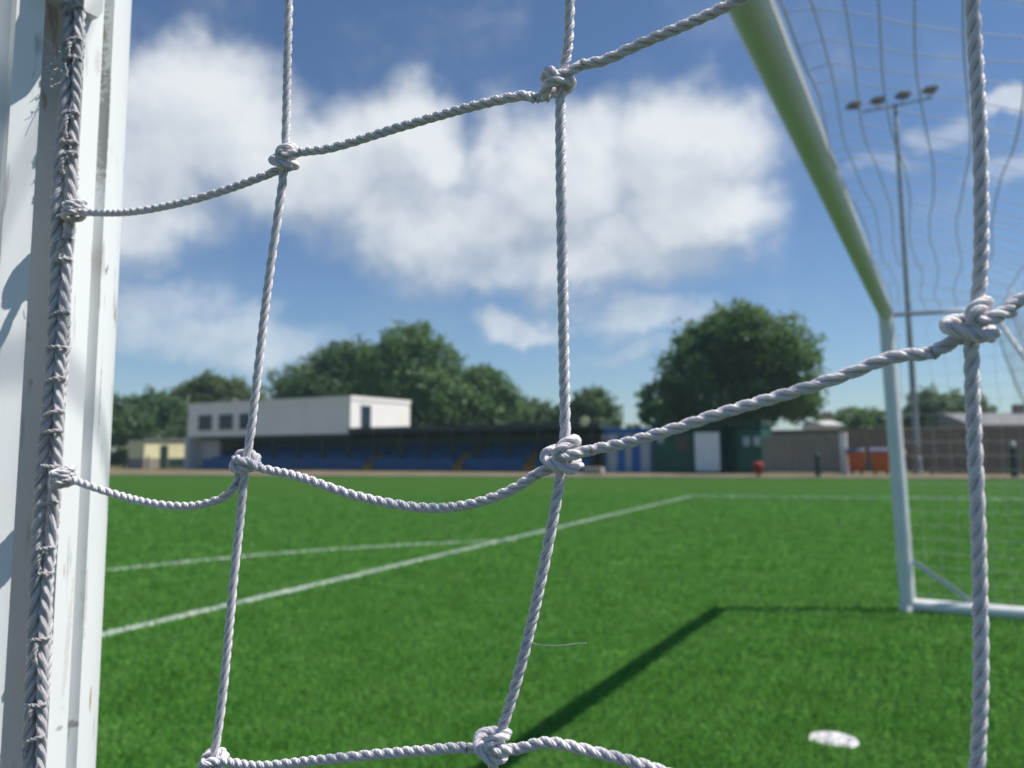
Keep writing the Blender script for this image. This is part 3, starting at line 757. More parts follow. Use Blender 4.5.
# --- grandstand
t0, t1 = T(196), T(597)
stand = thing('grandstand', 'low dark roofed grandstand with rows of blue seats along the touchline', 'grandstand', LP((t0+t1)/2, 2, G0))
m = MB(); lbox(m, t0+0.55, t1, 0.0, 4.2, G0, 0.20); lbox(m, t0+0.55, t1, 1.3, 4.2, 0.202, 0.55); lbox(m, t0+0.55, t1, 2.5, 4.2, 0.552, 0.92); m.build('terrace', M['concrete'], stand)
m = MB(); lbox(m, T(222, 1.2)+0.02, t1, 4.25, 4.4, G0, 2.30); lbox(m, t1+0.002, t1+0.12, 0.6, 4.4, G0, 2.28); m.build('back_wall', M['sheet'], stand)
m = MB(); pr = [(-0.3, 2.58), (4.9, 2.28), (4.9, 2.50), (-0.3, 2.90)]
m.prism(pr, LP(tr_+0.10, 0, 0), g, UP, b*(t1+0.3-tr_-0.10)); rf = m.build('roof', M['roof_dark'], stand)
m = MB(); lbox(m, t0+0.6, tr_+0.096, 0.0, 4.9, 2.32, ZB-0.03); m.build('soffit', M['roof_dark'], stand)
m = MB(); m.prism([(-0.36, 2.60), (-0.303, 2.60), (-0.303, 2.97), (-0.36, 2.97)], LP(tr_+0.12, 0, 0), g, UP, b*(t1+0.34-tr_-0.12)); m.build('fascia', M['roof_dark'], rf)
posts = [374, 400, 425, 451, 478, 507, 537, 565, 592] + [348, 322, 297, 272, 248]
for px in posts:
    t_ = T(px); m = MB(); lbox(m, t_-0.11, t_+0.11, 0.05, 0.27, 0.2, 2.54); m.build('roof_post', M['steel_dark'], stand)
# seat blocks between the yellow stairs
stairs = [(366, 373), (455, 463), (525, 536)]
bounds = [203] + [q for s_ in stairs for q in s_] + [590]
for i in range(0, len(bounds), 2):
    a0, a1 = T(bounds[i])+0.05, T(bounds[i+1])-0.05
    for r_, (of, zb) in enumerate(((0.45, 0.2), (1.65, 0.552), (2.9, 0.922))):
        ns = max(1, int((a1-a0)/0.5)); m = MB()
        for k_ in range(ns):
            x0 = a0+(a1-a0)*k_/ns+0.03; x1 = a0+(a1-a0)*(k_+1)/ns-0.03
            lbox(m, x0, x1, of, of+0.40, zb+0.38, zb+0.43)
            m.prism([(of+0.38, zb+0.44), (of+0.43, zb+0.44), (of+0.52, zb+0.86), (of+0.47, zb+0.86)], LP(x0), g, UP, b*(x1-x0))
            lbox(m, (x0+x1)/2-0.04, (x0+x1)/2+0.04, of+0.15, of+0.25, zb, zb+0.378)
        m.build('seat_row', M['seat_blue'], stand)
    m = MB(); lbox(m, a0-0.02, a1+0.02, -0.06, -0.012, 0.02, 0.78); m.build('front_panel', M['seat_blue'], stand)
for s0, s1 in stairs:
    m = MB(); a0, a1 = T(s0)-0.02, T(s1)+0.02
    m.prism([(-0.25, G0), (0.35, G0), (0.9, 0.5), (1.9, 1.0), (1.9, 1.2), (1.1, 1.2), (0.5, 0.75), (-0.25, 0.3)], LP(a0, 0, 0), g, UP, b*(a1-a0)); m.build('stair', M['yellow'], stand)

# --- left: cream hut, brown shed, pale drum
YH = on_line(165, 1.0)[1].y
h0, h1 = at_depth(143.5, 472, YH-1.2), at_depth(186, 472, YH+1.9)
hx = V((h1.x-h0.x, h1.y-h0.y, 0)); hw = hx.length; hx.normalize(); hy = V((-hx.y, hx.x, 0)); h0 = V((h0.x, h0.y, 0))
hut = thing('cream_hut', 'small cream flat roofed hut with dark base and doorway left of the clubhouse', 'hut', h0+hx*(hw/2)+hy*1.2+UP*G0)
def hbox(mb, x0, x1, y0, y1, z0, z1): return mb.box(h0+hx*x0+hy*y0+UP*z0, hx*(x1-x0), hy*(y1-y0), UP*(z1-z0))
m = MB(); hbox(m, 0, hw, 0, 2.6, 0.85, 2.35); m.build('wall', M['cream'], hut)
m = MB(); hbox(m, 0.004, hw-0.004, 0.004, 2.59, G0, 0.848); m.build('base_wall', M['fence_grey'], hut)
m = MB(); hbox(m, -0.12, hw+0.12, -0.15, 2.75, 2.353, 2.5); m.build('roof', M['tile'], hut)
m = MB(); hbox(m, hw*0.37, hw*0.54, -0.06, -0.003, 0.0, 1.95); m.build('door', M['green_dark'], hut)
m = MB(); hbox(m, hw*0.58, hw*0.97, -0.05, -0.003, 0.1, 0.80); m.build('hatch', M['green_dark'], hut)
a0, a1 = T(128, 3), T(143, 3)
shed = thing('timber_shed', 'dark brown board shed beside the cream hut', 'shed', LP((a0+a1)/2, 4, G0))
m = MB(); lbox(m, a0, a1, 3.0, 5.4, G0, 2.0); m.build('wall', M['brown_wood'], shed)
m = MB(); m.prism([(2.8, 2.003), (5.6, 2.003), (4.2, 2.55)], LP(a0-0.1), g, UP, b*(a1-a0+0.2)); m.build('roof', M['roof_dark'], shed)
m = MB(); lbox(m, a0+0.4, a0+1.2, 2.94, 2.997, 0.02, 1.8); m.build('door', M['fence_wood'], shed)
c = on_line(137, 0.0)[1]
drum = MB().lathe(c+UP*G0, [(0.36, 0), (0.38, 0.03), (0.38, 0.30), (0.41, 0.32), (0.41, 0.36), (0.38, 0.38), (0.38, 0.70), (0.41, 0.72), (0.41, 0.76), (0.38, 0.78), (0.38, 1.05), (0.34, 1.1), (0.30, 1.08)], 20).build('storage_drum', M['white_panel'], loc=c+UP*G0, smooth=False)
tag(drum, 'pale upright storage drum in front of the dark brown shed', 'drum')
for px_, hh in ((125, 1.2), (148, 1.1)):
    c = on_line(px_, -2.0)[1]
    o = MB().tube([c+UP*G0, c+UP*hh], 0.06, 10).build('marker_post', M['bollard'], loc=c+UP*G0)
    tag(o, 'thin dark post by the path ' + ('in front of the brown shed' if px_ == 125 else 'in front of the cream hut'), 'post', 'thin posts by the path')

# --- cream dish lamp at the stand's end and pale stone block
p = at_depth(585, 421.5, on_line(585, -0.6)[1].y)
lampo = thing('end_lamp', 'round cream lamp on a bracket at the roof end of the grandstand', 'lamp', p)
m = MB()
pr = [(0.02, -0.10), (0.16, -0.08), (0.26, 0.0), (0.29, 0.06), (0.27, 0.10)]
k = 18; vs = []; fs = []
for r_, d_ in pr:
    for j in range(k): vs.append(p - g*d_ + (b*math.cos(2*math.pi*j/k)+UP*math.sin(2*math.pi*j/k))*r_)
for i in range(len(pr)-1):
    for j in range(k): fs.append((i*k+j, i*k+(j+1) % k, (i+1)*k+(j+1) % k, (i+1)*k+j))
fs += [tuple(range(k-1, -1, -1)), tuple((len(pr)-1)*k+j for j in range(k))]
m.add(vs, fs); m.build('lamp_dish', M['cream'], lampo)
m = MB(); m.tube([p+g*0.09, p+g*0.55-UP*0.1], 0.03, 8); m.build('bracket', M['steel_dark'], lampo)
a0, a1 = T(583, -3), T(601, -3)
m = MB(); lbox(m, a0, a1, -3.0, -2.5, G0, 0.32)
o = m.build('stone_block', M['cap'], loc=LP((a0+a1)/2, -2.7, G0), bevel=0.03); tag(o, 'long pale stone block lying on the path before the blue striped cabin', 'block')

# --- blue and pale striped cabin
a0, a1 = T(605), T(652.5)
cab = thing('striped_cabin', 'pale flat roofed cabin with bright blue doors beside the green hut', 'cabin', LP((a0+a1)/2, 1, G0))
m = MB(); N_ = int((a1-a0)/0.12); pr = []
for i in range(N_):
    x = (a1-a0)*i/N_; pr += [(x, 0.0 if i % 2 == 0 else 0.03), (x+(a1-a0)/N_*0.7, 0.0 if i % 2 == 0 else 0.03)]
pr += [(a1-a0, 2.4), (0, 2.4)]
m.prism(pr, LP(a0, 0, G0), b, g, UP*2.25); m.build('wall', M['pale_paint'], cab)
m = MB(); lbox(m, a0-0.04, a1+0.04, -0.05, 2.45, 2.223, 2.55); m.build('roof_band', M['blue_paint'], cab)
for p0, p1 in ((618, 625), (632, 640)):
    m = MB(); lbox(m, T(p0), T(p1), -0.06, -0.004, 0.03, 2.12); d_ = m.build('door', M['blue_paint'], cab)
    m = MB(); lbox(m, T(p1)-0.12, T(p1)-0.08, -0.10, -0.062, 0.95, 1.15); m.build('handle', M['steel_dark'], d_)
for x_ in (a0+0.05, a1-0.14): lbox(MB(), x_, x_+0.08, -0.05, -0.003, 0.0, 2.2).build('corner_trim', M['blue_paint'], cab)

# --- dark green hut with white shutter
a0, a1 = T(653.5), T(761.5)
gh = thing('green_hut', 'long dark green hut with a white roller shutter under the big tree', 'hut', LP((a0+a1)/2, 1.5, G0))
aR = T(722); aD = T(737)
m = MB(); lbox(m, a0+0.01, aR, 0.02, 3.0, G0, 2.5); lbox(m, aD, a1, 0.02, 3.0, G0, 2.5); lbox(m, aR+0.002, aD-0.002, 1.1, 3.0, G0, 2.5); m.build('wall', M['green_paint'], gh)
m = MB(); m.prism([(-0.25, 2.503), (3.2, 2.503), (3.2, 2.70), (-0.25, 2.82)], LP(a0-0.0, 0, 0), g, UP, b*(a1-a0+0.1)); m.build('roof', M['green_dark'], gh)
m = MB(); x0, x1 = T(695), T(720); z0 = 0.08
for k_ in range(12): lbox(m, x0, x1, -0.03-0.012*(k_ % 2), 0.016, z0+2.14*k_/12, z0+2.14*(k_+1)/12-0.004)
sh_ = m.build('shutter', M['white_panel'], gh)
m = MB(); m.prism([(x0-0.1, 0), (x0-0.004, 0), (x0-0.004, z0+2.15), (x1+0.004, z0+2.15), (x1+0.004, 0), (x1+0.1, 0), (x1+0.1, 2.4), (x0-0.1, 2.4)], LP(0, -0.06, 0), b, UP, g*0.076); m.build('frame', M['green_dark'], sh_)
m = MB(); lbox(m, T(676), T(690), -0.03, 0.016, 1.15, 2.1); m.build('window', M['brown_wood'], gh)
def disc(parent, px, z, r, nm, mt):
    c_ = LP(T(px), -0.03, z); k = 16
    vs = [c_ + (b*math.cos(2*math.pi*j/k)+UP*math.sin(2*math.pi*j/k))*r for j in range(k)]
    mm = MB(); mm.add(vs+[v+g*0.045 for v in vs], [tuple(range(k)), tuple(range(2*k-1, k-1, -1))]+[(j, (j+1) % k, k+(j+1) % k, k+j) for j in range(k)])
    mm.build(nm, mt, parent)
disc(gh, 661, 1.85, 0.22, 'round_sign', M['pale_paint'])
m = MB(); lbox(m, T(741), T(760), -0.03, 0.016, 0.0, 2.35); dd = m.build('double_door', M['green_paint'], gh)
for px in (747, 757.5):
    m = MB(); lbox(m, T(px)-0.17, T(px)+0.17, -0.05, -0.033, 1.45, 1.95); m.build('pane', M['pale_paint'], dd)

# --- grey screen fence, gate post, rear wall
def plank_fence(name, label, p0, p1, off, z0, h, mt, cap=True, post_step=2.0, pw=0.14, parts=True):
    a0, a1 = T(p0, off), T(p1, off)
    o = thing(name, label, 'fence', LP((a0+a1)/2, off, z0))
    m = MB(); k = int((a1-a0)/pw)
    for i in range(k): 
        x0 = a0+(a1-a0)*i/k; lbox(m, x0+0.006, x0+(a1-a0)/k-0.006, off+random.uniform(0, 0.012), off+0.03+random.uniform(0, 0.006), z0+0.05, z0+h-0.02+random.uniform(-0.01, 0.01))
    m.build('boards', mt, o)
    nn = max(1, int((a1-a0)/post_step))
    for i in range(nn+1):
        x = a0+(a1-a0)*i/nn; m = MB(); lbox(m, x-0.05, x+0.05, off+0.045, off+0.14, z0, z0+h); m.build('post', mt, o)
    if cap: m = MB(); lbox(m, a0, a1, off-0.03, off+0.16, z0+h+0.003, z0+h+0.07); m.build('cap_rail', M['cap'], o)
    return o
plank_fence('board_fence', 'grey close board fence with pale top rail right of the green hut', 764, 840, 0.0, G0, 1.92, M['fence_grey'])
c = LP(T(843.5), 0.0, G0)
m = MB(); m.box(c-b*0.16, b*0.32, g*0.3, UP*2.0); m.prism([(-0.2, 2.003), (0.2, 2.003), (0.14, 2.1), (-0.14, 2.1)], c-g*0.05, b, UP, g*0.4)
tag(m.build('gate_post', M['render_white'], loc=c, bevel=0.01), 'white square gate post between the grey fence and the orange bins', 'gate post')
a0, a1 = T(764, 5), T(1075, 5)
wl = thing('boundary_wall', 'long brown rendered boundary wall behind the grey fence and orange bins', 'wall', LP((a0+a1)/2, 5, G0))
m = MB(); lbox(m, a0, a1, 5.0, 5.25, G0, 2.28); m.build('wall_body', M['fence_wood'], wl)
m = MB(); lbox(m, a0, a1, 4.95, 5.3, 2.283, 2.38); m.build('coping', M['fence_wood'], wl)
plank_fence('timber_fence', 'weathered brown board fence behind the far goal post and floodlight mast', 930, 1075, 0.4, G0, 1.75, M['fence_wood'], cap=False, post_step=1.9)

# --- orange bins
def bin_(px0, px1, label, first):
    a0, a1 = T(px0, -0.6), T(px1, -0.6); w = a1-a0
    o = thing('wheeled_bin', label, 'bin', LP((a0+a1)/2, -0.2, G0), 'orange bins by the wall')
    m = MB(); bt = [(0.06, 0.06), (w-0.06, 0.06), (w-0.06, 0.74), (0.06, 0.74)]; tp = [(0, 0), (w, 0), (w, 0.8), (0, 0.8)]
    vs = [LP(a0+x, -0.6+y, 0.16) for x, y in bt]+[LP(a0+x, -0.6+y, 1.08) for x, y in tp]
    m.add(vs, [(0, 3, 2, 1), (4, 5, 6, 7), (0, 1, 5, 4), (1, 2, 6, 5), (2, 3, 7, 6), (3, 0, 4, 7)])
    lbox(m, a0-0.02, a1+0.02, -0.63, -0.603, 1.0, 1.08)
    for q in (0.25, 0.5, 0.75): lbox(m, a0+w*q-0.03, a0+w*q+0.03, -0.60, -0.57, 0.25, 0.95)
    m.build('body', M['orange'], o, bevel=0.015)
    m = MB(); m.prism([(-0.64, 1.085), (0.24, 1.085), (0.24, 1.15), (-0.02, 1.30), (-0.4, 1.30), (-0.64, 1.15)], LP(a0-0.03), g, UP, b*(w+0.06)); m.build('lid', M['lid'], o, bevel=0.02)
    for x in (a0+0.12, a1-0.2):
        for y in (-0.5, 0.06):
            c_ = LP(x, y, G0+0.1); m = MB(); k = 14
            vs = [c_+(g*math.cos(2*math.pi*j/k)+UP*math.sin(2*math.pi*j/k))*0.1 for j in range(k)]
            m.add(vs+[v+b*0.06 for v in vs], [tuple(range(k)), tuple(range(2*k-1, k-1, -1))]+[(j, (j+1) % k, k+(j+1) % k, k+j) for j in range(k)]); m.build('wheel', M['rubber'], o)
bin_(847, 863.5, 'orange wheeled bin with violet lid next to the white gate post', True)
bin_(870, 889.5, 'orange wheeled bin with violet lid partly behind the far goal post', False)

# --- red hydrant-like bin on pitch edge, bollards
c = on_line(757.5, -5.0)[1] + UP*G0
rb = thing('litter_bin', 'small red round litter bin on a short stem at the pitch edge', 'litter bin', c)
MB().lathe(c+UP*0.14, [(0.10, 0), (0.2, 0.05), (0.25, 0.22), (0.26, 0.42), (0.24, 0.5), (0.12, 0.56), (0.05, 0.58)], 18).build('body', M['red'], rb, smooth=True)
MB().lathe(c, [(0.14, 0), (0.14, 0.03), (0.07, 0.05), (0.07, 0.15)], 14).build('stem', M['red'], rb)
def bollard(px, off, h, r, label, cap_m):
    c = on_line(px, off)[1] + UP*G0
    o = thing('bollard', label, 'bollard', c, 'green bollards along the path')
    MB().lathe(c, [(r*1.25, 0), (r*1.25, 0.06), (r, 0.08), (r, h*0.8), (r*1.1, h*0.81), (r*1.1, h*0.84), (r, h*0.85)], 16).build('shaft', M['bollard'], o)
    MB().lathe(c+UP*(h*0.852), [(r*0.98, 0), (r*0.98, h*0.09), (r*0.7, h*0.13), (r*0.1, h*0.148)], 16).build('cap', cap_m, o)
bollard(817, -4.5, 1.12, 0.12, 'dark green bollard in front of the grey board fence', M['bollard'])
bollard(1013, -3.0, 1.55, 0.13, 'tall green bollard with grey cap in front of the brown board fence', M['galv'])

# --- floodlight mast
pb = on_line(917, 1.2)[1]
FT = at_depth(895.5, 104, pb.y)
mast = thing('floodlight_mast', 'tall slim grey floodlight mast with four lamps behind the goal', 'floodlight', V((pb.x, pb.y, G0)))
top = V((pb.x, pb.y, FT.z)); H = FT.z
m = MB(); m.tube([V((pb.x, pb.y, G0+H*i/12)) for i in range(13)], [0.17-0.08*i/12 for i in range(13)], 14); m.build('pole', M['mast'], mast, smooth=True)
m = MB(); m.lathe(V((pb.x, pb.y, G0)), [(0.30, 0), (0.30, 0.05), (0.20, 0.07), (0.20, 0.8), (0.175, 0.82)], 16); m.build('base', M['mast'], mast)
pa, pz = at_depth(862, 112, pb.y+1.0), at_depth(932, 97.5, pb.y-0.6)
m = MB(); m.tube([pa, V((top.x, top.y, top.z-0.1)), pz], 0.055, 8); m.build('crossarm', M['mast'], mast)
for i, (px, py) in enumerate(((853, 105.5), (877, 100.5), (902.5, 95), (929, 90))):
    Y = pb.y + 1.0 - 1.6*i/3; c = at_depth(px, py, Y)
    pr = [(-0.18, -0.42), (0.22, -0.5), (0.26, 0.5), (-0.08, 0.42)]
    hx = V((0.93, -0.12, -0.30 if i < 2 else 0.0)).normalized(); hy = V((0.1, 0.7, 0.7)).normalized()
    m = MB(); m.prism([(-0.34, -0.12), (0.31, -0.17), (0.42, -0.02), (0.33, 0.14), (-0.24, 0.11), (-0.4, 0.02)], c-V((0, 0.25, 0)), V((0.97, 0.1, 0.12)), V((0, 0.1, 0.98)), V((0.05, 0.5, 0.02))); l_ = m.build('lamp', M['lamp'], mast)
    m = MB(); m.box(c+V((-0.28, -0.262, -0.08)), V((0.54, 0.05, 0.05)), V((0, 0.008, 0.0)), V((0, 0, 0.12))); m.build('lens', M['lampglass'], l_)
    fz = (px-862)/(932-862); q = pa.lerp(pz, min(1, max(0, fz))); m = MB(); m.tube([q, c-UP*0.08], 0.03, 6); m.build('bracket', M['mast'], l_)

# --- houses beyond
def house(name, label, px0, px1, Y, eave_y, ridge_y, wallm, roofm, depth=8):
    p0, p1 = at_depth(px0, eave_y, Y), at_depth(px1, eave_y, Y); rz = at_depth((px0+px1)/2, ridge_y, Y).z
    w = p1.x-p0.x; ez = p0.z
    o = thing(name, label, 'house', V(((p0.x+p1.x)/2, Y+depth/2, G0)))
    m = MB(); m.box(V((p0.x, Y, G0)), V((w, 0, 0)), V((0, depth, 0)), V((0, 0, ez-G0))); m.build('wall', wallm, o)
    m = MB(); m.prism([(-0.4, ez+0.003), (depth+0.4, ez+0.003), (depth/2, rz)], V((p0.x-0.3, Y, 0)), V((0, 1, 0)), UP, V((w+0.6, 0, 0))); r = m.build('roof', roofm, o)
    m = MB(); m.box(V((p0.x+w*0.7, Y+depth/2-0.4, rz-0.5)), V((0.8, 0, 0)), V((0, 0.8, 0)), UP*1.3); m.build('chimney', M['fence_wood'], r)
    for q in (0.15, 0.45, 0.75):
        m = MB(); m.box(V((p0.x+w*q, Y-0.03, 1.0)), V((w*0.1, 0, 0)), V((0, 0.025, 0)), UP*1.1); m.build('window', M['glass_dark'], o)
    return o
house('bungalow', 'grey roofed bungalow beyond the brown fence at the right', 972, 1075, 70, 425, 411, M['render_grey'], M['tile'])
house('white_cottage', 'small white gabled cottage half hidden below the big round tree', 826, 840, 74, 425, 419, M['render_white'], M['render_grey'], 6)

# ------------------------------------------------------------------ TREES
def tree(name, label, px, top_py, half_px, Y, mt, squash=1.0, nl=6500, lobes=None, leaf=0.42, base_py=None, seed=1, group='trees beyond the ground', crown_low=0.22, infl=1.16):
    r_ = np.random.default_rng(seed); rd = random.Random(seed)
    top = at_depth(px, top_py, Y); H = top.z; Wd = half_px*Y/F_PX
    c0 = V((top.x, Y, G0)); o = thing(name, label, 'tree', c0, group)
    zl = H*crown_low; cz = (H+zl)/2; rz = (H-zl)/2
    lob = []
    if lobes is None:
        k = 15
        for i in range(k):
            u = rd.uniform(-1, 1); v_ = rd.uniform(-0.85, 0.95); w_ = rd.uniform(-0.8, 0.8)
            L = math.sqrt(u*u+v_*v_+w_*w_)
            if L > 1: u, v_, w_ = u/L, v_/L, w_/L
            s_ = rd.uniform(0.26, 0.42)
            wtop = 1.0 if v_ < 0.2 else 1.0-0.35*(v_-0.2)
            lob.append((u*Wd*(1-s_*0.9)*wtop, w_*Wd*(1-s_*0.9), cz+v_*rz*(1-s_), s_*Wd*1.05, s_*rz*1.05))
        lob.append((0, 0, H-rz*0.36, Wd*0.42, rz*0.36))
        lob.append((0, 0, cz, Wd*0.6, rz*0.6))
    else:
        for (lx, ly, rx, ry) in lobes:
            q = at_depth(lx, ly, Y); sx = rx*Y/F_PX; sz = ry*Y/F_PX
            sx *= infl; sz *= infl-0.02
            lob.append((q.x-top.x, rd.uniform(-0.45, 0.3)*Wd, q.z-0.09*sz, sx, sz))
            lob.append((q.x-top.x+rd.uniform(-.3, .3)*sx, rd.uniform(-0.1, 0.5)*Wd, q.z-0.15*sz, sx*0.9, sz*0.9))
    tot = sum(l[3]*(l[3]+l[4]) for l in lob); vs_all = []
    for (lx, ly, lz, rx, rzz) in lob:
        N = int(nl*3.2*rx*(rx+rzz)/tot)
        # twig clusters on the lobe's shell, leaves around each
        nc = max(8, N//26); d = r_.normal(size=(nc, 3)); d /= np.linalg.norm(d, axis=1)[:, None]
        rad = 1 - np.abs(r_.normal(0, 0.30, nc)) + r_.normal(0, 0.05, nc)
        cc = d*rad[:, None]*np.array([rx, rx, rzz])+np.array([lx, ly, lz])
        idx = r_.integers(0, nc, N)
        pos = cc[idx] + r_.normal(0, 0.19*min(rx, rzz)**0.8, (N, 3))*np.array([1, 1, 0.75])
        nn = d[idx]*0.7 + r_.normal(0, 0.75, (N, 3)) + np.array([0, 0, 0.35]); nn /= np.linalg.norm(nn, axis=1)[:, None]
        t1_ = np.cross(nn, r_.normal(size=(N, 3))); t1_ /= np.linalg.norm(t1_, axis=1)[:, None]; t2_ = np.cross(nn, t1_)
        sz = 1.05*leaf*r_.uniform(0.55, 1.25, N)[:, None]
        q = np.stack([pos-t1_*sz*0.5, pos-t2_*sz*0.33+t1_*sz*0.1, pos+t1_*sz*0.55, pos+t2_*sz*0.33+t1_*sz*0.05], 1).reshape(-1, 3)
        vs_all.append(q)
    V_ = np.concatenate(vs_all); V_[:, 2] = np.maximum(V_[:, 2], 0.25) - G0
    cr = np_mesh('crown', [V_], mt); cr.parent = o
    m = MB(); tw = max(0.14, 0.028*H)
    m.tube([c0+V((0.06*math.sin(i), 0.05*math.cos(i*1.3), (cz*0.95)*i/6)) for i in range(7)], [tw*(1.35 if i == 0 else 1-0.09*i) for i in range(7)], 10)
    for i in range(7):
        l = lob[rd.randrange(len(lob))]; s0 = c0+UP*(zl*0.7+(cz-zl)*0.6*rd.random()); e = c0+V((l[0], l[1], l[2]))
        mid = s0.lerp(e, 0.5)+UP*0.25; m.tube([s0, mid, e], [tw*0.5, tw*0.33, tw*0.12], 7)
    m.build('trunk', M['bark'], o, smooth=True)
    return o
BIG = [(733, 328, 34, 24), (703, 345, 30, 30), (770, 348, 34, 32), (680, 372, 26, 26), (735, 365, 42, 34), (786, 376, 26, 30), (664, 398, 25, 21), (652, 411, 18, 15), (705, 398, 34, 22), (760, 392, 40, 28),
       (804, 402, 20, 20), (745, 412, 36, 16), (690, 412, 26, 12), (722, 335, 30, 26), (752, 333, 30, 26)]
tree('broadleaf_tree', 'very large round dark green tree standing alone behind the green hut', 737, 303, 82, 60, M['leaf'], nl=17000, infl=0.98, lobes=BIG, leaf=0.36, seed=3)
tree('broadleaf_tree', 'tallest dark green tree of the clump behind the grandstand, right of the white clubhouse', 413, 326, 45, 78, M['leaf'], nl=8500, seed=4, leaf=0.4,
     lobes=[(413, 342, 26, 18), (395, 358, 26, 20), (432, 360, 26, 22), (410, 385, 34, 26), (440, 395, 30, 24), (385, 390, 30, 24), (412, 412, 44, 20)])
tree('broadleaf_tree', 'dark tree rising directly behind the end wall of the white clubhouse', 345, 339, 50, 84, M['leaf_dark'], nl=8000, seed=5, leaf=0.42,
     lobes=[(350, 354, 26, 16), (326, 362, 24, 18), (300, 382, 24, 20), (366, 366, 24, 20), (340, 388, 36, 22), (285, 396, 16, 14), (330, 410, 50, 16)])
tree('broadleaf_tree', 'dense dark tree on the right shoulder of the clump behind the stand', 478, 364, 38, 80, M['leaf'], nl=6000, seed=6, leaf=0.4,
     lobes=[(476, 380, 24, 15), (498, 396, 22, 18), (460, 392, 26, 20), (482, 410, 40, 18)])
tree('broadleaf_tree', 'low dark tree tapering down at the end of the clump behind the stand', 524, 396, 30, 86, M['leaf_dark'], nl=4200, seed=7, leaf=0.4,
     lobes=[(515, 405, 20, 11), (538, 413, 20, 11), (528, 420, 34, 12)])
tree('broadleaf_tree', 'small round tree showing above the right end of the stand roof', 588, 390, 30, 82, M['leaf_dark'], nl=4500, seed=8, leaf=0.38,
     lobes=[(588, 402, 20, 13), (600, 414, 18, 12), (574, 415, 18, 13), (588, 424, 30, 10)])
tree('broadleaf_tree', 'olive green rounded tree behind the left part of the white clubhouse', 213, 374, 40, 98, M['leaf_olive'], nl=6000, seed=9, leaf=0.45,
     lobes=[(215, 387, 24, 13), (195, 397, 22, 16), (238, 395, 22, 15), (215, 412, 44, 18)])
tree('broadleaf_tree', 'broad dark tree between the near goal post and the white clubhouse', 150, 389, 42, 88, M['leaf_dark'], nl=7500, seed=10, leaf=0.42,
     lobes=[(152, 402, 20, 13), (128, 410, 22, 16), (172, 412, 20, 16), (150, 425, 44, 18), (115, 424, 26, 18), (95, 415, 26, 18), (60, 412, 30, 22)])
tree('broadleaf_tree', 'lower tree with flat top to the left of the far goal post', 858, 408, 30, 84, M['leaf'], nl=4500, seed=11, leaf=0.4,
     lobes=[(858, 419, 22, 11), (840, 424, 16, 9), (878, 423, 18, 10), (860, 429, 34, 8)])
tree('broadleaf_tree', 'dark tree seen through the far side net just right of the mast', 930, 389, 24, 78, M['leaf_dark'], nl=4500, seed=12, leaf=0.38,
     lobes=[(928, 402, 16, 13), (938, 412, 18, 14), (917, 414, 12, 14), (930, 424, 26, 10)])
tree('broadleaf_tree', 'dark tree beside the grey roofed bungalow at the right', 963, 391, 26, 80, M['leaf_dark'], nl=4500, seed=13, leaf=0.38,
     lobes=[(960, 404, 18, 13), (976, 412, 16, 12), (950, 414, 14, 14), (965, 424, 26, 10)])
def hedge(name, label, p0, p1, Y, top_y, mt, N, seed, cat='hedge'):
    r_ = np.random.default_rng(seed); a, c = at_depth(p0, top_y, Y), at_depth(p1, top_y, Y); H = max(a.z, 1.2)
    x = r_.uniform(a.x, c.x, N); h_ = H*(0.82+0.18*np.sin(x*0.9+seed)*np.sin(x*2.1)); pos = np.stack([x, Y+r_.uniform(-1, 1, N), G0+h_*np.sqrt(r_.uniform(0, 1, N))], 1)
    nn = r_.normal(size=(N, 3)); nn[:, 1] -= 0.6; nn[:, 2] += 0.4; nn /= np.linalg.norm(nn, axis=1)[:, None]
    t1_ = np.cross(nn, r_.normal(size=(N, 3))); t1_ /= np.linalg.norm(t1_, axis=1)[:, None]; t2_ = np.cross(nn, t1_); s_ = 0.4*r_.uniform(0.6, 1.2, N)[:, None]
    q = np.stack([pos-t1_*s_*0.5, pos-t2_*s_*0.33, pos+t1_*s_*0.55, pos+t2_*s_*0.33], 1).reshape(-1, 3)
    o = np_mesh(name, [q], mt); tag(o, label, cat); return o
hedge('hedge', 'long dark hedge behind the grandstand roof', 230, 600, 70, 424, M['leaf_dark'], 16000, 21)
hedge('hedge', 'dark shrub bank behind the striped cabin and green hut', 585, 770, 54, 424, M['leaf_dark'], 8000, 22)
hedge('hedge', 'olive hedge above the brown boundary wall at the right', 770, 1075, 66, 430, M['leaf_olive'], 9000, 23)
hedge('hedge', 'olive scrub left of the brown shed beside the near goal post', 60, 150, 78, 447, M['leaf_olive'], 4500, 24)

# ------------------------------------------------------------------ HAZE (added thin volume, lifts the shaded tones of the far trees)
hm = bpy.data.materials.new('haze_fill'); hm.use_nodes = True; hn = hm.node_tree; hn.nodes.clear()
ho = nd(hn, 'ShaderNodeOutputMaterial'); hv = nd(hn, 'ShaderNodeVolumePrincipled'); hn.links.new(hv.outputs[0], ho.inputs['Volume'])
hv.inputs['Color'].default_value = (0.62, 0.92, 0.95, 1); hv.inputs['Density'].default_value = HAZE_D; hv.inputs['Anisotropy'].default_value = 0.2
hz = MB().box(V((-510, -510, -1.1)), V((1020, 0, 0)), V((0, 1020, 0)), V((0, 0, 27.0))).build('haze_fill', hm); hz['kind'] = 'stuff'; hz['label'] = 'added thin pale haze in the air over the ground'; hz['category'] = 'haze_fill'

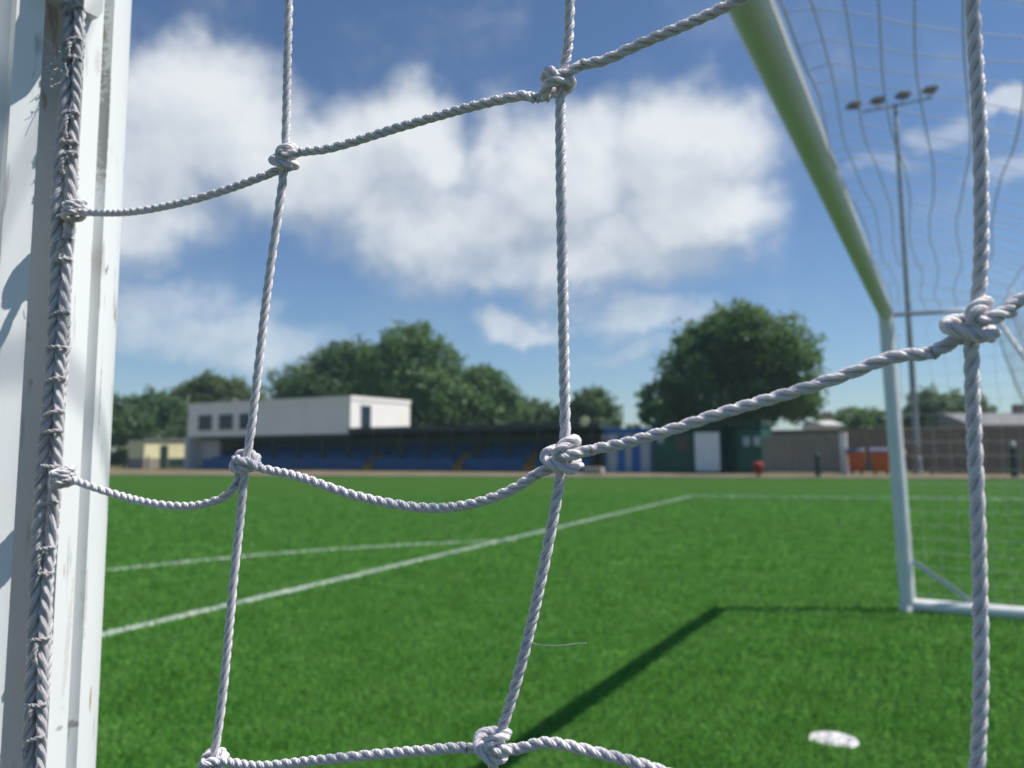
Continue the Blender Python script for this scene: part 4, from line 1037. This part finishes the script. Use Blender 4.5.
# ------------------------------------------------------------------ SKY
world = bpy.data.worlds.new('World'); S.world = world; world.use_nodes = True
nt = world.node_tree; nt.nodes.clear(); lk = nt.links.new
out = nd(nt, 'ShaderNodeOutputWorld')
sky = nd(nt, 'ShaderNodeTexSky'); sky.sky_type = 'NISHITA'; sky.sun_disc = False
sky.sun_elevation = math.asin(SUN.z); sky.sun_rotation = math.atan2(SUN.x, SUN.y)
sky.altitude = 50; sky.air_density = 1.0; sky.dust_density = 0.15; sky.ozone_density = 3.5
SKY_STRENGTH = 0.066
bg = nd(nt, 'ShaderNodeBackground'); bg.inputs[1].default_value = SKY_STRENGTH; tint = nd(nt, 'ShaderNodeMix', data_type='RGBA', blend_type='MULTIPLY'); tint.inputs[0].default_value = 1.0; tint.inputs[7].default_value = (0.95, 1.06, 1.20, 1); lk(sky.outputs[0], tint.inputs[6]); lk(tint.outputs[2], bg.inputs[0])
tc = nd(nt, 'ShaderNodeTexCoord')
# cloud cover as a node group of the view direction, so that it can be sampled again a little towards the sun
def dirang(px, py):
    d = ray(px, py).normalized(); return math.atan2(d.x, d.y), math.asin(d.z)
CL = [  # cloud masses: bearing and height taken from the photograph, radius x, radius y, weight
    (205, 125, 135, 85, 1.05), (120, 170, 130, 95, 1.05), (310, 175, 120, 80, 1.05), (410, 155, 85, 75, 1.05), (440, 225, 140, 66, 1.0),
    (560, 180, 125, 95, 1.1), (675, 150, 110, 78, 1.05), (700, 215, 100, 62, 1.05), (600, 262, 140, 52, 0.95), (480, 268, 95, 40, 0.85),
    (225, 335, 150, 36, 0.64), (150, 300, 90, 45, 0.55), (520, 326, 60, 17, 0.74), (650, 322, 80, 22, 0.64), (630, 352, 80, 14, 0.42), (940, 140, 65, 22, 0.52), (1010, 100, 36, 17, 0.7),
    (880, 180, 60, 16, 0.4), (1010, 170, 44, 20, 0.45), (470, 20, 110, 16, 0.15), (-150, 60, 200, 120, 0.9), (1350, 200, 200, 80, 0.8), (1700, 100, 250, 110, 0.8), (740, 398, 220, 12, 0.15), (300, 385, 260, 16, 0.34), (130, 345, 120, 22, 0.42)]
grp = bpy.data.node_groups.new('cloud_cover', 'ShaderNodeTree')
grp.interface.new_socket('Vector', in_out='INPUT', socket_type='NodeSocketVector'); grp.interface.new_socket('Cover', in_out='OUTPUT', socket_type='NodeSocketFloat')
gi, go = grp.nodes.new('NodeGroupInput'), grp.nodes.new('NodeGroupOutput'); gl = grp.links.new
gv = gi.outputs[0]
gsep = nd(grp, 'ShaderNodeSeparateXYZ'); gl(gv, gsep.inputs[0])
az = nd(grp, 'ShaderNodeMath', operation='ARCTAN2'); gl(gsep.outputs[0], az.inputs[0]); gl(gsep.outputs[1], az.inputs[1])
el = nd(grp, 'ShaderNodeMath', operation='ARCSINE'); gl(gsep.outputs[2], el.inputs[0])
cmb = nd(grp, 'ShaderNodeCombineXYZ'); gl(az.outputs[0], cmb.inputs[0]); gl(el.outputs[0], cmb.inputs[1])
wn = nd(grp, 'ShaderNodeTexNoise', Scale=7.0, Detail=6.0, Roughness=0.55); gl(gv, wn.inputs['Vector'])
sb = nd(grp, 'ShaderNodeVectorMath', operation='SUBTRACT'); sb.inputs[1].default_value = (0.5, 0.5, 0.5); gl(wn.outputs['Color'], sb.inputs[0])
scl = nd(grp, 'ShaderNodeVectorMath', operation='SCALE'); scl.inputs['Scale'].default_value = 0.15; gl(sb.outputs[0], scl.inputs[0])
wp = nd(grp, 'ShaderNodeVectorMath', operation='ADD'); gl(cmb.outputs[0], wp.inputs[0]); gl(scl.outputs[0], wp.inputs[1])
acc = None
for (px, py, rx, ry, w) in CL:
    a_, e_ = dirang(px, py); a2, _ = dirang(px+min(rx, 200), py); _, e2 = dirang(px, py-ry)
    sx, sy = max(0.02, abs(a2-a_)), max(0.01, abs(e2-e_))
    s1 = nd(grp, 'ShaderNodeVectorMath', operation='SUBTRACT'); s1.inputs[1].default_value = (a_, e_, 0); gl(wp.outputs[0], s1.inputs[0])
    s2 = nd(grp, 'ShaderNodeVectorMath', operation='MULTIPLY'); s2.inputs[1].default_value = (1/sx, 1/sy, 0); gl(s1.outputs[0], s2.inputs[0])
    s3 = nd(grp, 'ShaderNodeVectorMath', operation='LENGTH'); gl(s2.outputs[0], s3.inputs[0])
    mr = nd(grp, 'ShaderNodeMapRange', interpolation_type='SMOOTHSTEP'); mr.inputs['From Min'].default_value = 0.35; mr.inputs['From Max'].default_value = 1.35
    mr.inputs['To Min'].default_value = w; mr.inputs['To Max'].default_value = 0.0; gl(s3.outputs['Value'], mr.inputs['Value'])
    if acc is None: acc = mr.outputs[0]
    else:
        mm = nd(grp, 'ShaderNodeMath', operation='SMOOTH_MAX'); mm.inputs[2].default_value = 0.15; gl(acc, mm.inputs[0]); gl(mr.outputs[0], mm.inputs[1]); acc = mm.outputs[0]
fn = nd(grp, 'ShaderNodeTexNoise', Scale=9.0, Detail=9.0, Roughness=0.6); gl(gv, fn.inputs['Vector'])
fs_ = nd(grp, 'ShaderNodeMath', operation='MULTIPLY_ADD'); fs_.inputs[1].default_value = 0.95; fs_.inputs[2].default_value = -0.475; gl(fn.outputs[0], fs_.inputs[0])
sm = nd(grp, 'ShaderNodeMath', operation='ADD'); gl(acc, sm.inputs[0]); gl(fs_.outputs[0], sm.inputs[1]); gl(sm.outputs[0], go.inputs[0])
def cover(vec):
    x = nt.nodes.new('ShaderNodeGroup'); x.node_tree = grp; lk(vec, x.inputs[0]); return x.outputs[0]
d0 = cover(tc.outputs['Generated'])
of = nd(nt, 'ShaderNodeVectorMath', operation='ADD'); of.inputs[1].default_value = (0.030, 0.0, 0.050); lk(tc.outputs['Generated'], of.inputs[0])
on = nd(nt, 'ShaderNodeVectorMath', operation='NORMALIZE'); lk(of.outputs[0], on.inputs[0])
d1 = cover(on.outputs[0])
mk = nd(nt, 'ShaderNodeMapRange', interpolation_type='SMOOTHSTEP'); mk.inputs['From Min'].default_value = 0.06; mk.inputs['From Max'].default_value = 1.08; mk.inputs['To Max'].default_value = 0.95; lk(d0, mk.inputs['Value'])
df = nd(nt, 'ShaderNodeMath', operation='SUBTRACT'); lk(d0, df.inputs[0]); lk(d1, df.inputs[1])
lit = nd(nt, 'ShaderNodeMath', operation='MULTIPLY_ADD'); lit.inputs[1].default_value = 0.75; lit.inputs[2].default_value = 0.5; lk(df.outputs[0], lit.inputs[0])
cc = ramp(nt, lit.outputs[0], [(0.22, (0.38, 0.425, 0.49)), (0.50, (0.52, 0.56, 0.61)), (0.80, (0.66, 0.685, 0.71))])
bgc = nd(nt, 'ShaderNodeBackground'); bgc.inputs[1].default_value = 1.0; lk(cc, bgc.inputs[0])
ms = nd(nt, 'ShaderNodeMixShader'); lk(mk.outputs[0], ms.inputs[0]); lk(bg.outputs[0], ms.inputs[1]); lk(bgc.outputs[0], ms.inputs[2]); lk(ms.outputs[0], out.inputs[0])

sl = bpy.data.lights.new('Sun', 'SUN'); sl.energy = 4.9; sl.angle = R(0.53); sl.color = (1.0, 0.955, 0.89)
so = bpy.data.objects.new('Sun', sl); COL.objects.link(so); so.rotation_euler = SUN.to_track_quat('Z', 'Y').to_euler(); so.location = (20, 0, 40)

# ------------------------------------------------------------------ CAMERA
cam = bpy.data.cameras.new('Camera'); co = bpy.data.objects.new('Camera', cam); COL.objects.link(co); S.camera = co
cam.sensor_fit = 'HORIZONTAL'; cam.sensor_width = 34.6; cam.lens = 34.6*F_PX/W_; cam.shift_y = -(H_/2-PY0)/W_; cam.clip_start = 0.01; cam.clip_end = 3000
fwd = V((0, CP, SP)); up0 = V((0, -SP, CP)); right0 = V((1, 0, 0))
right = right0*CR + up0*SR
upv = up0*CR - right0*SR
co.matrix_world = Matrix((( right.x, upv.x, -fwd.x, 0), (right.y, upv.y, -fwd.y, 0), (right.z, upv.z, -fwd.z, CAM_H), (0, 0, 0, 1)))
cam.dof.use_dof = True; cam.dof.focus_distance = 0.25; cam.dof.aperture_fstop = 14.5

S.render.engine = 'CYCLES'
S.cycles.use_denoising = True
S.cycles.max_bounces = 8; S.cycles.diffuse_bounces = 5; S.cycles.transparent_max_bounces = 8
vs_ = S.view_settings; vs_.view_transform = 'Standard'; vs_.look = 'None'; vs_.gamma = 1; vs_.use_curve_mapping = False; vs_.exposure = 0.35
